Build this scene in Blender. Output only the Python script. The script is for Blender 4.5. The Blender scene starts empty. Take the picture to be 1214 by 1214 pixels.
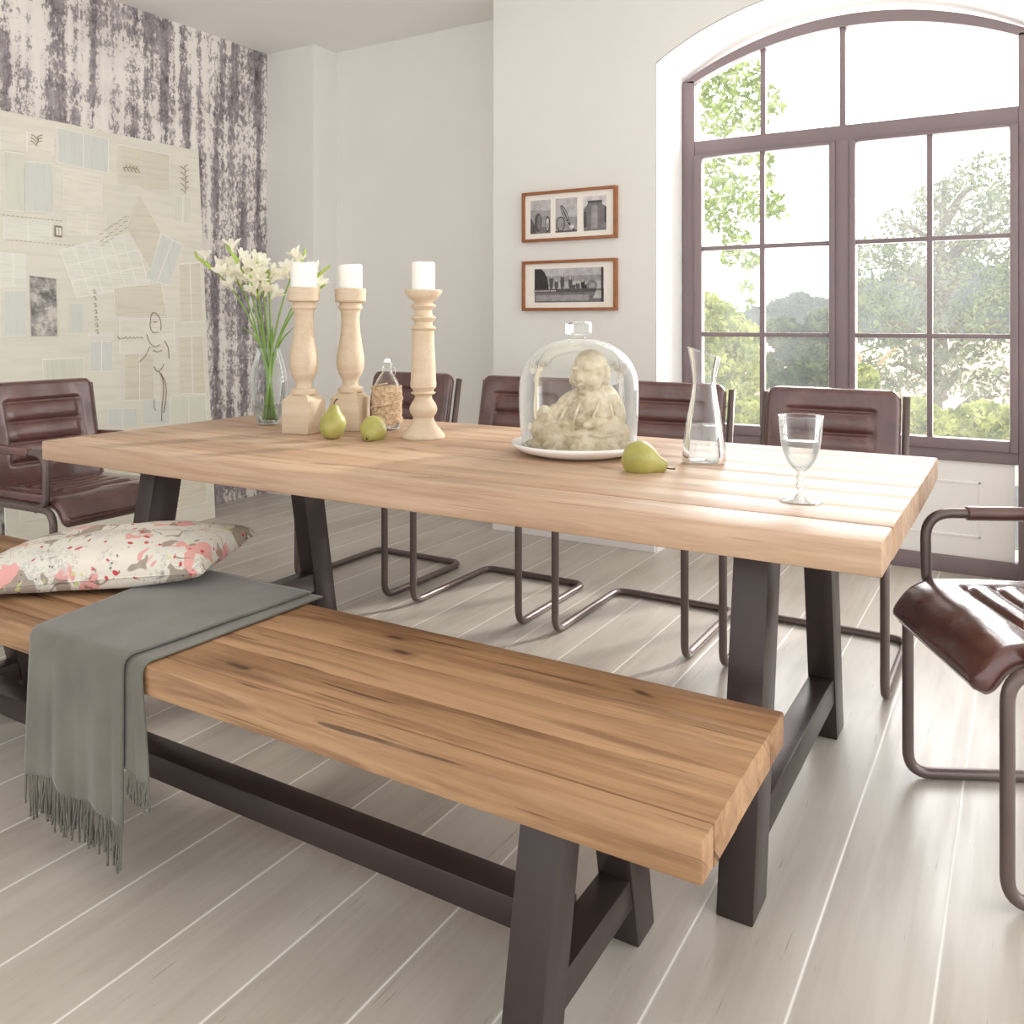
import bpy, bmesh, math, random
from mathutils import Vector, Matrix, noise
R = math.radians
PI = math.pi
scn = bpy.context.scene
COL = scn.collection
random.seed(7)

# ------------------------------------------------------------------ helpers
def tag(o, label=None, cat=None, group=None, kind=None):
    if label: o['label'] = label
    if cat: o['category'] = cat
    if group: o['group'] = group
    if kind: o['kind'] = kind
    return o

def empty(name, loc=(0, 0, 0), rz=0.0):
    o = bpy.data.objects.new(name, None)
    o.empty_display_size = .1
    o.location = loc
    o.rotation_euler = (0, 0, rz)
    COL.objects.link(o)
    return o

def obj(name, bm, mat, parent=None, smooth=True, auto=None, loc=None):
    me = bpy.data.meshes.new(name)
    bmesh.ops.recalc_face_normals(bm, faces=bm.faces[:])
    bm.to_mesh(me); bm.free()
    mats = mat if isinstance(mat, (list, tuple)) else [mat]
    for m in mats: me.materials.append(m)
    if smooth:
        for p in me.polygons: p.use_smooth = True
        if auto is not None:
            me.set_sharp_from_angle(angle=R(auto))
    o = bpy.data.objects.new(name, me)
    COL.objects.link(o)
    if parent is not None: o.parent = parent
    if loc is not None: o.location = loc
    return o

def copy_tree(o, parent=None):
    c = o.copy(); COL.objects.link(c); c.parent = parent
    for ch in list(o.children): copy_tree(ch, c)
    return c

def box(bm, x0, x1, y0, y1, z0, z1, bev=0.0, seg=2, mi=0):
    r = bmesh.ops.create_cube(bm, size=1)
    vs = r['verts']
    for v in vs:
        v.co.x = x0 if v.co.x < 0 else x1
        v.co.y = y0 if v.co.y < 0 else y1
        v.co.z = z0 if v.co.z < 0 else z1
    fs = set()
    for v in vs:
        for f in v.link_faces: fs.add(f)
    if bev > 0:
        es = set()
        for v in vs:
            for e in v.link_edges: es.add(e)
        rr = bmesh.ops.bevel(bm, geom=list(es), offset=bev, segments=seg, profile=.5, affect='EDGES')
        for f in rr['faces']: fs.add(f)
    for f in fs:
        if f.is_valid: f.material_index = mi

def hexa(bm, bot, top, z0, z1, bev=0.003):
    """bot/top = (x0,x1,y0,y1)"""
    r = bmesh.ops.create_cube(bm, size=1)
    vs = r['verts']
    for v in vs:
        q, z = (bot, z0) if v.co.z < 0 else (top, z1)
        v.co = Vector((q[0] if v.co.x < 0 else q[1], q[2] if v.co.y < 0 else q[3], z))
    if bev > 0:
        es = set()
        for v in vs:
            for e in v.link_edges: es.add(e)
        bmesh.ops.bevel(bm, geom=list(es), offset=bev, segments=2, profile=.5, affect='EDGES')

def fillet(pts, rad, n=6):
    out = [Vector(pts[0])]
    for i in range(1, len(pts) - 1):
        p0, p, p1 = Vector(pts[i-1]), Vector(pts[i]), Vector(pts[i+1])
        r = rad[i] if isinstance(rad, (list, tuple)) else rad
        a = (p0 - p); b = (p1 - p)
        d = min(r, a.length * .49, b.length * .49)
        A = p + a.normalized() * d; B = p + b.normalized() * d
        for k in range(n + 1):
            t = k / n
            out.append((1-t)**2 * A + 2*t*(1-t) * p + t*t * B)
    out.append(Vector(pts[-1]))
    return out

def tube(bm, pts, rad, n=10, caps=True, mi=0):
    pts = [Vector(p) for p in pts]
    m = len(pts)
    rads = rad if isinstance(rad, (list, tuple)) else [rad] * m
    tang = []
    for i in range(m):
        a = pts[max(0, i-1)]; b = pts[min(m-1, i+1)]
        t = (b - a)
        tang.append(t.normalized() if t.length > 1e-9 else Vector((0, 0, 1)))
    t0 = tang[0]
    ref = Vector((0, 0, 1)) if abs(t0.z) < .9 else Vector((1, 0, 0))
    u = t0.cross(ref).normalized()
    rings = []
    for i in range(m):
        t = tang[i]
        u = (u - t * u.dot(t))
        u = u.normalized() if u.length > 1e-6 else t.orthogonal().normalized()
        w = t.cross(u)
        ring = [bm.verts.new(pts[i] + (u * math.cos(2*PI*k/n) + w * math.sin(2*PI*k/n)) * rads[i]) for k in range(n)]
        rings.append(ring)
    for i in range(m-1):
        for k in range(n):
            f = bm.faces.new((rings[i][k], rings[i][(k+1) % n], rings[i+1][(k+1) % n], rings[i+1][k]))
            f.material_index = mi
    if caps:
        for r in (rings[0], rings[-1]):
            try:
                f = bm.faces.new(r); f.material_index = mi
            except Exception: pass

def lathe(bm, prof, n=40, c=(0, 0), squash=None):
    """prof list of (r,z); r==0 closes"""
    rings = []
    for (r, z) in prof:
        if r < 1e-6:
            rings.append([bm.verts.new((c[0], c[1], z))])
        else:
            rings.append([bm.verts.new((c[0] + r*math.cos(2*PI*k/n), c[1] + r*math.sin(2*PI*k/n), z)) for k in range(n)])
    for i in range(len(rings)-1):
        a, b = rings[i], rings[i+1]
        for k in range(n):
            k2 = (k+1) % n
            if len(a) == 1 and len(b) == 1: continue
            if len(a) == 1: bm.faces.new((a[0], b[k], b[k2]))
            elif len(b) == 1: bm.faces.new((a[k], a[k2], b[0]))
            else: bm.faces.new((a[k], a[k2], b[k2], b[k]))
    return rings

def smoothprof(pts, n=6):
    """Catmull-Rom through (r,z)"""
    P = [Vector((p[0], p[1])) for p in pts]
    out = []
    for i in range(len(P)-1):
        p0 = P[max(0, i-1)]; p1 = P[i]; p2 = P[i+1]; p3 = P[min(len(P)-1, i+2)]
        for k in range(n):
            t = k/n
            q = .5*((2*p1) + (-p0+p2)*t + (2*p0-5*p1+4*p2-p3)*t*t + (-p0+3*p1-3*p2+p3)*t**3)
            out.append((max(q.x, 0.0), q.y))
    out.append((P[-1].x, P[-1].y))
    return out

def cr3(pts, n=6):
    P = [Vector(p) for p in pts]; out = []
    for i in range(len(P)-1):
        p0 = P[max(0, i-1)]; p1 = P[i]; p2 = P[i+1]; p3 = P[min(len(P)-1, i+2)]
        for k in range(n):
            t = k/n
            out.append(.5*((2*p1) + (-p0+p2)*t + (2*p0-5*p1+4*p2-p3)*t*t + (-p0+3*p1-3*p2+p3)*t**3))
    out.append(P[-1]); return out

def ellip(bm, c, r, rot=None, seg=20, rings=12):
    res = bmesh.ops.create_uvsphere(bm, u_segments=seg, v_segments=rings, radius=1)
    M = Matrix.Translation(Vector(c)) @ (rot.to_4x4() if rot else Matrix.Identity(4)) @ Matrix.Diagonal((r[0], r[1], r[2], 1))
    bmesh.ops.transform(bm, matrix=M, verts=res['verts'])

def quad(bm, a, b, c, d, mi=0):
    f = bm.faces.new([bm.verts.new(Vector(p)) for p in (a, b, c, d)])
    f.material_index = mi
    return f

# ------------------------------------------------------------------ materials
def newmat(name):
    m = bpy.data.materials.new(name); m.use_nodes = True
    nt = m.node_tree
    b = nt.nodes['Principled BSDF']
    return m, nt, b

def N(nt, t, **kw):
    n = nt.nodes.new(t)
    for k, v in kw.items():
        if k.startswith('i_'):
            key = k[2:]
            key = int(key) if key.isdigit() else key
            n.inputs[key].default_value = v
        else: setattr(n, k, v)
    return n

def L(nt, a, b): nt.links.new(a, b)

def srgb(r, g, b):
    def f(c):
        c /= 255
        return c/12.92 if c <= .04045 else ((c+.055)/1.055)**2.4
    return (f(r), f(g), f(b), 1)

def coords(nt, scale=(1, 1, 1), rot=(0, 0, 0), loc=(0, 0, 0), kind='Object'):
    tc = N(nt, 'ShaderNodeTexCoord'); mp = N(nt, 'ShaderNodeMapping')
    mp.inputs['Scale'].default_value = scale
    mp.inputs['Rotation'].default_value = rot
    mp.inputs['Location'].default_value = loc
    L(nt, tc.outputs[kind], mp.inputs[0]); return mp.outputs[0]

def ramp(nt, fac, stops, interp='LINEAR'):
    r = N(nt, 'ShaderNodeValToRGB'); r.color_ramp.interpolation = interp
    el = r.color_ramp.elements
    while len(el) > 1: el.remove(el[-1])
    el[0].position, el[0].color = stops[0]
    for p, c in stops[1:]:
        e = el.new(p); e.color = c
    L(nt, fac, r.inputs[0]); return r.outputs[0]

def noise_t(nt, vec, scale=5, detail=4, rough=.5, dist=0.0):
    n = N(nt, 'ShaderNodeTexNoise'); n.inputs['Scale'].default_value = scale
    n.inputs['Detail'].default_value = detail; n.inputs['Roughness'].default_value = rough
    n.inputs['Distortion'].default_value = dist
    if vec is not None: L(nt, vec, n.inputs['Vector'])
    return n.outputs['Fac']

def mix(nt, fac, a, b, mode='MIX'):
    m = N(nt, 'ShaderNodeMix', data_type='RGBA', blend_type=mode)
    for s, v in ((0, fac), (6, a), (7, b)):
        if hasattr(v, 'is_linked') or hasattr(v, 'links'): L(nt, v, m.inputs[s])
        else: m.inputs[s].default_value = v
    return m.outputs[2]

def math_(nt, op, a, b=None, c=None, clamp=False):
    m = N(nt, 'ShaderNodeMath', operation=op); m.use_clamp = clamp
    for i, v in enumerate((a, b, c)):
        if v is None: continue
        if hasattr(v, 'links'): L(nt, v, m.inputs[i])
        else: m.inputs[i].default_value = v
    return m.outputs[0]

def bump(nt, b, h, strength=.3, dist=.01):
    n = N(nt, 'ShaderNodeBump'); n.inputs['Strength'].default_value = strength
    n.inputs['Distance'].default_value = dist
    L(nt, h, n.inputs['Height']); L(nt, n.outputs[0], b.inputs['Normal'])

def simple(name, col, rough=.5, metal=0.0, var=.06, vscale=8, bmp=0.0, bscale=60, spec=.5):
    m, nt, b = newmat(name)
    v = coords(nt)
    n = noise_t(nt, v, vscale, 3)
    dark = tuple(c*(1-var*2.5) for c in col[:3]) + (1,)
    lite = tuple(min(1, c*(1+var)) for c in col[:3]) + (1,)
    L(nt, ramp(nt, n, [(.3, dark), (.7, lite)]), b.inputs['Base Color'])
    b.inputs['Roughness'].default_value = rough
    b.inputs['Metallic'].default_value = metal
    b.inputs['Specular IOR Level'].default_value = spec
    if bmp > 0: bump(nt, b, noise_t(nt, v, bscale, 4), bmp, .004)
    return m

def wood(name, light, mid, dark, cracks=1.0, rough=.5, spec=.35):
    m, nt, b = newmat(name)
    # stave id along Y
    tc = N(nt, 'ShaderNodeTexCoord'); sp = N(nt, 'ShaderNodeSeparateXYZ'); L(nt, tc.outputs['Object'], sp.inputs[0])
    at = N(nt, 'ShaderNodeAttribute', attribute_name='stave')
    sid = at.outputs['Fac']
    off = math_(nt, 'MULTIPLY', sid, 7.31)
    cb = N(nt, 'ShaderNodeCombineXYZ')
    L(nt, math_(nt, 'ADD', sp.outputs[0], off), cb.inputs[0])
    L(nt, sp.outputs[1], cb.inputs[1]); L(nt, math_(nt, 'ADD', sp.outputs[2], off), cb.inputs[2])
    def mp(scale):
        q = N(nt, 'ShaderNodeMapping'); q.inputs['Scale'].default_value = scale
        L(nt, cb.outputs[0], q.inputs[0]); return q.outputs[0]
    g1 = noise_t(nt, mp((.9, 14, 14)), 1.6, 6, .6, .8)
    g2 = noise_t(nt, mp((2.2, 70, 70)), 1.5, 4, .6, .3)
    big = noise_t(nt, mp((.8, 3.5, 3.5)), 1.3, 3, .5, .5)
    f = math_(nt, 'ADD', math_(nt, 'MULTIPLY', g1, .55), math_(nt, 'MULTIPLY', g2, .2))
    f = math_(nt, 'ADD', f, math_(nt, 'MULTIPLY', big, .25))
    wn = N(nt, 'ShaderNodeTexWhiteNoise', noise_dimensions='1D'); L(nt, sid, wn.inputs['W'])
    f = math_(nt, 'ADD', f, math_(nt, 'MULTIPLY', math_(nt, 'SUBTRACT', wn.outputs['Value'], .5), .14))
    c = ramp(nt, f, [(.30, dark), (.44, mid), (.58, light), (.8, tuple(min(1, x*1.12) for x in light[:3]) + (1,))])
    # long cracks and knots, laid out along the board over top and side faces
    yz = math_(nt, 'ADD', sp.outputs[1], sp.outputs[2])
    c2 = N(nt, 'ShaderNodeCombineXYZ'); L(nt, math_(nt, 'ADD', sp.outputs[0], off), c2.inputs[0]); L(nt, yz, c2.inputs[1])
    def mq(scale, l=(0, 0, 0)):
        q = N(nt, 'ShaderNodeMapping'); q.inputs['Scale'].default_value = scale; q.inputs['Location'].default_value = l
        L(nt, c2.outputs[0], q.inputs[0]); return q.outputs[0]
    cr = noise_t(nt, mq((2.2, 62, 1)), 1.0, 2, .5, .5)
    crm = ramp(nt, cr, [(.325, (1, 1, 1, 1)), (.36, (0, 0, 0, 1))])
    loc = noise_t(nt, mq((1.4, 7, 1), (3, 1, 0)), 1.7, 2)
    crm = math_(nt, 'MULTIPLY', crm, ramp(nt, loc, [(.43, (0, 0, 0, 1)), (.54, (1, 1, 1, 1))]))
    dk = tuple(x*.30 for x in dark[:3]) + (1,)
    c = mix(nt, math_(nt, 'MULTIPLY', crm, .75*cracks), c, dk)
    nn = N(nt, 'ShaderNodeTexNoise'); nn.inputs['Scale'].default_value = 9.0; L(nt, c2.outputs[0], nn.inputs['Vector'])
    va = N(nt, 'ShaderNodeVectorMath', operation='MULTIPLY_ADD'); L(nt, nn.outputs['Color'], va.inputs[0])
    va.inputs[1].default_value = (.35, .35, 0); L(nt, mq((1.9, 6.5, 1)), va.inputs[2])
    vo = N(nt, 'ShaderNodeTexVoronoi', voronoi_dimensions='2D'); vo.inputs['Scale'].default_value = 1.0
    L(nt, va.outputs[0], vo.inputs['Vector'])
    sc_ = N(nt, 'ShaderNodeSeparateColor'); L(nt, vo.outputs['Color'], sc_.inputs[0])
    pick = math_(nt, 'GREATER_THAN', sc_.outputs[0], .42)
    halo = ramp(nt, vo.outputs['Distance'], [(.06, (1, 1, 1, 1)), (.30, (0, 0, 0, 1))])
    core = ramp(nt, vo.outputs['Distance'], [(.035, (1, 1, 1, 1)), (.085, (0, 0, 0, 1))])
    c = mix(nt, math_(nt, 'MULTIPLY', math_(nt, 'MULTIPLY', halo, pick), .45*cracks), c, dark)
    c = mix(nt, math_(nt, 'MULTIPLY', math_(nt, 'MULTIPLY', core, pick), .8*cracks), c, dk)
    # long brown stains
    st_ = ramp(nt, noise_t(nt, mq((1.3, 16, 1), (7, 4, 0)), 1.5, 4, .6, .6), [(.54, (0, 0, 0, 1)), (.66, (1, 1, 1, 1))])
    c = mix(nt, math_(nt, 'MULTIPLY', st_, .55*cracks), c, dark)
    L(nt, c, b.inputs['Base Color'])
    b.inputs['Roughness'].default_value = rough
    b.inputs['Specular IOR Level'].default_value = spec
    h = math_(nt, 'SUBTRACT', f, math_(nt, 'MULTIPLY', crm, .6*cracks))
    bump(nt, b, h, .25, .004)
    return m

def thin_glass(name, tint=(.97, .985, .98, 1), haze=0.0, rough=.01, ior=1.45, edge=0.0):
    m, nt, b = newmat(name)
    out = nt.nodes['Material Output']
    nt.nodes.remove(b)
    tr = N(nt, 'ShaderNodeBsdfTransparent'); tr.inputs[0].default_value = tint
    gl = N(nt, 'ShaderNodeBsdfGlossy'); gl.inputs['Roughness'].default_value = rough
    gl.inputs[0].default_value = (1, 1, 1, 1)
    fr = N(nt, 'ShaderNodeFresnel'); fr.inputs[0].default_value = ior
    mx = N(nt, 'ShaderNodeMixShader')
    L(nt, fr.outputs[0], mx.inputs[0]); L(nt, tr.outputs[0], mx.inputs[1]); L(nt, gl.outputs[0], mx.inputs[2])
    last = mx.outputs[0]
    if haze > 0:
        df = N(nt, 'ShaderNodeBsdfTranslucent'); df.inputs[0].default_value = (1, 1, 1, 1)
        m2 = N(nt, 'ShaderNodeMixShader')
        v = coords(nt, (1, 1, 1))
        hz = ramp(nt, noise_t(nt, v, 1.6, 3), [(.35, (haze*.4,)*3 + (1,)), (.7, (haze*1.5,)*3 + (1,))])
        L(nt, hz, m2.inputs[0]); L(nt, last, m2.inputs[1]); L(nt, df.outputs[0], m2.inputs[2]); last = m2.outputs[0]
    if edge > 0:
        lw = N(nt, 'ShaderNodeLayerWeight'); lw.inputs[0].default_value = .25
        df = N(nt, 'ShaderNodeBsdfTranslucent'); df.inputs[0].default_value = (.95, .97, .96, 1)
        m3 = N(nt, 'ShaderNodeMixShader')
        L(nt, math_(nt, 'MULTIPLY', lw.outputs['Facing'], edge), m3.inputs[0]); L(nt, last, m3.inputs[1]); L(nt, df.outputs[0], m3.inputs[2]); last = m3.outputs[0]
    L(nt, last, out.inputs[0])
    return m

M = {}
M['wall'] = simple('wall_plaster', srgb(238, 236, 231), .85, var=.012, vscale=1.2, bmp=.03)
M['ceiling'] = simple('ceiling_paint', srgb(242, 240, 237), .9, var=.01, vscale=1.0)
M['reveal'] = simple('reveal_paint', srgb(250, 248, 245), .8, var=.01, vscale=1.0)
M['table_wood'] = wood('table_oak', srgb(198, 168, 141), srgb(181, 148, 120), srgb(150, 116, 92), cracks=.55, rough=.45, spec=.45)
M['bench_wood'] = wood('bench_oak', srgb(176, 139, 104), srgb(152, 115, 82), srgb(108, 77, 54), rough=.5)
M['steel'] = simple('dark_coated_steel', srgb(66, 55, 53), .34, .35, .05, 4, spec=.5)
M['tube'] = simple('brown_steel_tube', srgb(112, 98, 94), .32, .45, .04, 10)
M['wframe'] = simple('mauve_grey_frame_paint', srgb(134, 119, 122), .5, 0, .03, 3)
M['candle'] = simple('white_wax', srgb(248, 244, 236), .5, 0, .01, 4)
M['candle'].node_tree.nodes['Principled BSDF'].inputs['Subsurface Weight'].default_value = .3
M['turned'] = wood('pale_turned_wood', srgb(214, 196, 172), srgb(205, 184, 157), srgb(188, 165, 136), cracks=0.0, rough=.6, spec=.25)
M['porcelain'] = simple('white_porcelain', srgb(245, 244, 242), .2, 0, .01, 3)
M['glass_thin'] = thin_glass('clear_thin_glass', edge=.38)
M['pane'] = thin_glass('window_pane_glass', (.99, .99, .99, 1), haze=.03)  # whitish veil mixed into the panes imitates daylight bloom
M['wire'] = simple('bright_wire', srgb(210, 210, 205), .3, .8, .02)
M['fsteel'] = M['steel']

def m_leather():
    m, nt, b = newmat('brown_glossy_leather')
    v = coords(nt)
    c = ramp(nt, noise_t(nt, v, 5, 4, .6), [(.25, srgb(72, 44, 42)), (.5, srgb(94, 60, 56)), (.78, srgb(118, 80, 74))])
    L(nt, c, b.inputs['Base Color'])
    b.inputs['Roughness'].default_value = .22
    b.inputs['Specular IOR Level'].default_value = .6
    b.inputs['Coat Weight'].default_value = .5
    b.inputs['Coat Roughness'].default_value = .12
    h = math_(nt, 'ADD', math_(nt, 'MULTIPLY', noise_t(nt, v, 14, 3), .7), math_(nt, 'MULTIPLY', noise_t(nt, v, 240, 3), .12))
    bump(nt, b, h, .22, .012)
    return m
M['leather'] = m_leather()

def m_floor():
    m, nt, b = newmat('painted_floorboards')
    tc = N(nt, 'ShaderNodeTexCoord'); sp = N(nt, 'ShaderNodeSeparateXYZ'); L(nt, tc.outputs['Object'], sp.inputs[0])
    W = .2026
    u = math_(nt, 'DIVIDE', math_(nt, 'ADD', sp.outputs[0], .130 + W*60), W)
    fl = math_(nt, 'FLOOR', u); fr = math_(nt, 'FRACT', u)
    d = math_(nt, 'MULTIPLY', math_(nt, 'MINIMUM', fr, math_(nt, 'SUBTRACT', 1.0, fr)), W)
    groove = ramp(nt, d, [(.0022, (1, 1, 1, 1)), (.0040, (0, 0, 0, 1))])
    wn = N(nt, 'ShaderNodeTexWhiteNoise', noise_dimensions='1D'); L(nt, fl, wn.inputs['W'])
    cb = N(nt, 'ShaderNodeCombineXYZ')
    L(nt, sp.outputs[0], cb.inputs[0]); L(nt, math_(nt, 'ADD', sp.outputs[1], math_(nt, 'MULTIPLY', wn.outputs['Value'], 9)), cb.inputs[1])
    def mp(s):
        q = N(nt, 'ShaderNodeMapping'); q.inputs['Scale'].default_value = s; L(nt, cb.outputs[0], q.inputs[0]); return q.outputs[0]
    g = noise_t(nt, mp((22, 1.3, 1)), 1.4, 5, .6, .5)
    cloud = noise_t(nt, mp((3, 1.2, 1)), 1.3, 3)
    f = math_(nt, 'ADD', math_(nt, 'MULTIPLY', g, .35), math_(nt, 'MULTIPLY', cloud, .65))
    f = math_(nt, 'ADD', f, math_(nt, 'MULTIPLY', math_(nt, 'SUBTRACT', wn.outputs['Value'], .5), .06))
    c = ramp(nt, f, [(.3, srgb(168, 158, 147)), (.5, srgb(190, 182, 172)), (.7, srgb(202, 195, 186))])
    scr = noise_t(nt, mp((60, 3, 1)), 1.5, 3, .6, .2)
    scm = math_(nt, 'MULTIPLY', ramp(nt, scr, [(.29, (1, 1, 1, 1)), (.33, (0, 0, 0, 1))]), .5)
    c = mix(nt, scm, c, srgb(130, 112, 95))
    c = mix(nt, math_(nt, 'MULTIPLY', groove, .9), c, srgb(250, 247, 240))
    L(nt, c, b.inputs['Base Color'])
    L(nt, ramp(nt, g, [(.3, (.40,)*3+(1,)), (.7, (.30,)*3+(1,))]), b.inputs['Roughness'])
    b.inputs['Specular IOR Level'].default_value = .5
    bump(nt, b, math_(nt, 'SUBTRACT', math_(nt, 'MULTIPLY', f, .4), math_(nt, 'MULTIPLY', groove, .5)), .25, .004)
    return m
M['floor'] = m_floor()

def m_grunge():
    m, nt, b = newmat('weathered_wallpaper')
    v = coords(nt)                       # wall in YZ plane
    def mp(s, l=(0, 0, 0)):
        q = N(nt, 'ShaderNodeMapping'); q.inputs['Scale'].default_value = s; q.inputs['Location'].default_value = l
        L(nt, v, q.inputs[0]); return q.outputs[0]
    cols = noise_t(nt, mp((1, 9, .35)), 1.6, 2, .5)            # vertical columns
    blobs = noise_t(nt, mp((1, 1.6, 1.6)), 1.8, 3, .6)
    fine = noise_t(nt, mp((1, 1, .55)), 58, 5, .72)
    fine2 = noise_t(nt, mp((1, 1, .8)), 14, 4, .7)
    rows = noise_t(nt, mp((1, .6, 9)), 1.6, 2, .5)
    s = math_(nt, 'ADD', math_(nt, 'MULTIPLY', cols, 1.15), math_(nt, 'MULTIPLY', blobs, .5))
    s = math_(nt, 'ADD', s, math_(nt, 'MULTIPLY', fine, 1.3))
    s = math_(nt, 'ADD', s, math_(nt, 'MULTIPLY', fine2, .6))
    s = math_(nt, 'ADD', s, math_(nt, 'MULTIPLY', rows, .35))
    mask = ramp(nt, math_(nt, 'MULTIPLY', s, .257), [(.485, (0, 0, 0, 1)), (.505, (.7, .7, .7, 1)), (.56, (1, 1, 1, 1))])
    base = ramp(nt, math_(nt, 'ADD', math_(nt, 'MULTIPLY', cols, .5), math_(nt, 'MULTIPLY', blobs, .5)), [(.40, srgb(244, 238, 232)), (.52, srgb(228, 220, 216)), (.62, srgb(192, 184, 186))])
    dark = ramp(nt, fine2, [(.35, srgb(86, 78, 82)), (.5, srgb(128, 119, 124)), (.68, srgb(172, 164, 168))])
    L(nt, mix(nt, mask, base, dark), b.inputs['Base Color'])
    b.inputs['Roughness'].default_value = .8
    return m
M['grunge'] = m_grunge()

def m_throw():
    m, nt, b = newmat('grey_green_woven_wool')
    v = coords(nt)
    w = N(nt, 'ShaderNodeTexNoise'); w.inputs['Scale'].default_value = 220; L(nt, v, w.inputs['Vector'])
    c = ramp(nt, noise_t(nt, v, 7, 3), [(.3, srgb(92, 89, 79)), (.7, srgb(110, 107, 96))])
    L(nt, c, b.inputs['Base Color'])
    b.inputs['Roughness'].default_value = .9
    b.inputs['Sheen Weight'].default_value = .3
    bump(nt, b, w.outputs['Fac'], .3, .002)
    return m
M['throw'] = m_throw()

def m_cushion():
    m, nt, b = newmat('floral_printed_cotton')
    v = coords(nt)
    def vor(scale, rand=1.0, loc=(0, 0, 0), feat='F1'):
        q = N(nt, 'ShaderNodeMapping'); q.inputs['Location'].default_value = loc
        L(nt, v, q.inputs[0])
        # distort
        nn = N(nt, 'ShaderNodeTexNoise'); nn.inputs['Scale'].default_value = 9
        L(nt, q.outputs[0], nn.inputs['Vector'])
        ad = N(nt, 'ShaderNodeVectorMath', operation='MULTIPLY_ADD'); L(nt, nn.outputs['Color'], ad.inputs[0])
        ad.inputs[1].default_value = (.10, .10, .10); L(nt, q.outputs[0], ad.inputs[2])
        o = N(nt, 'ShaderNodeTexVoronoi', feature=feat); o.inputs['Scale'].default_value = scale
        L(nt, ad.outputs[0], o.inputs['Vector']); return o
    base = srgb(218, 210, 196)
    c = ramp(nt, noise_t(nt, v, 6, 2), [(.4, srgb(206, 202, 192)), (.6, base)])
    # lace circles
    la = vor(75); lm = ramp(nt, la.outputs['Distance'], [(.25, (0, 0, 0, 1)), (.32, (1, 1, 1, 1)), (.45, (1, 1, 1, 1)), (.5, (0, 0, 0, 1))])
    lz = ramp(nt, noise_t(nt, coords(nt, (1.4,)*3, loc=(3, 1, 0)), 7, 2), [(.52, (0, 0, 0, 1)), (.55, (1, 1, 1, 1))])
    c = mix(nt, math_(nt, 'MULTIPLY', math_(nt, 'MULTIPLY', lm, lz), .6), c, srgb(172, 172, 168))
    def patch(c, loc, scale, lo, hi, col, amt):
        n = noise_t(nt, coords(nt, (1.12,)*3, loc=loc), scale, 2, .5, .4)
        return mix(nt, math_(nt, 'MULTIPLY', ramp(nt, n, [(lo, (0, 0, 0, 1)), (hi, (1, 1, 1, 1))]), amt), c, col)
    c = patch(c, (7, 0, 2), 13, .575, .59, srgb(214, 152, 146), .9)
    c = patch(c, (1, 5, 4), 11, .585, .60, srgb(146, 132, 118), .85)
    c = patch(c, (9, 9, 1), 22, .67, .685, srgb(196, 200, 130), .8)
    # thin branches
    br = vor(9, feat='DISTANCE_TO_EDGE', loc=(2, 2, 2))
    bm_ = ramp(nt, br.outputs['Distance'], [(.012, (1, 1, 1, 1)), (.022, (0, 0, 0, 1))])
    bz = ramp(nt, noise_t(nt, coords(nt, loc=(4, 4, 0)), 10, 1), [(.55, (0, 0, 0, 1)), (.58, (1, 1, 1, 1))])
    c = mix(nt, math_(nt, 'MULTIPLY', math_(nt, 'MULTIPLY', bm_, bz), .7), c, srgb(104, 92, 84))
    # small red flowers and dots
    f1 = vor(34, loc=(5, 5, 5)); fm = ramp(nt, f1.outputs['Distance'], [(.16, (1, 1, 1, 1)), (.22, (0, 0, 0, 1))])
    sel = N(nt, 'ShaderNodeSeparateColor'); L(nt, f1.outputs['Color'], sel.inputs[0])
    c = mix(nt, math_(nt, 'MULTIPLY', fm, math_(nt, 'GREATER_THAN', sel.outputs[0], .45)), c, srgb(190, 70, 72))
    f2 = vor(40, loc=(8, 1, 5)); fm = ramp(nt, f2.outputs['Distance'], [(.09, (1, 1, 1, 1)), (.12, (0, 0, 0, 1))])
    c = mix(nt, math_(nt, 'MULTIPLY', fm, .8), c, srgb(80, 72, 70))
    L(nt, c, b.inputs['Base Color'])
    b.inputs['Roughness'].default_value = .85
    bump(nt, b, noise_t(nt, v, 300, 2), .15, .002)
    return m
M['cushion'] = m_cushion()

def m_pear():
    m, nt, b = newmat('green_pear_skin')
    v = coords(nt)
    c = ramp(nt, noise_t(nt, v, 12, 3), [(.3, srgb(152, 148, 72)), (.7, srgb(186, 180, 106))])
    sp = ramp(nt, noise_t(nt, v, 260, 2), [(.62, (0, 0, 0, 1)), (.7, (1, 1, 1, 1))])
    c = mix(nt, math_(nt, 'MULTIPLY', sp, .35), c, srgb(120, 100, 50))
    L(nt, c, b.inputs['Base Color']); b.inputs['Roughness'].default_value = .35
    return m
M['pear'] = m_pear()
M['pearstem'] = simple('pear_stem_wood', srgb(84, 62, 40), .7)

def m_stone():
    m, nt, b = newmat('weathered_cream_stone')
    v = coords(nt)
    n1 = noise_t(nt, v, 9, 5, .6); n2 = noise_t(nt, v, 40, 4, .65)
    c = ramp(nt, math_(nt, 'ADD', math_(nt, 'MULTIPLY', n1, .6), math_(nt, 'MULTIPLY', n2, .4)),
             [(.33, srgb(134, 114, 84)), (.46, srgb(198, 182, 152)), (.6, srgb(226, 214, 190))])
    L(nt, c, b.inputs['Base Color']); b.inputs['Roughness'].default_value = .8
    bump(nt, b, n2, .5, .006)
    return m
M['stone'] = m_stone()

def m_twine():
    m, nt, b = newmat('jute_twine')
    v = coords(nt)
    c = ramp(nt, noise_t(nt, v, 90, 3), [(.3, srgb(176, 146, 112)), (.7, srgb(232, 208, 178))])
    L(nt, c, b.inputs['Base Color']); b.inputs['Roughness'].default_value = .9
    return m
M['twine'] = m_twine()

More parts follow.
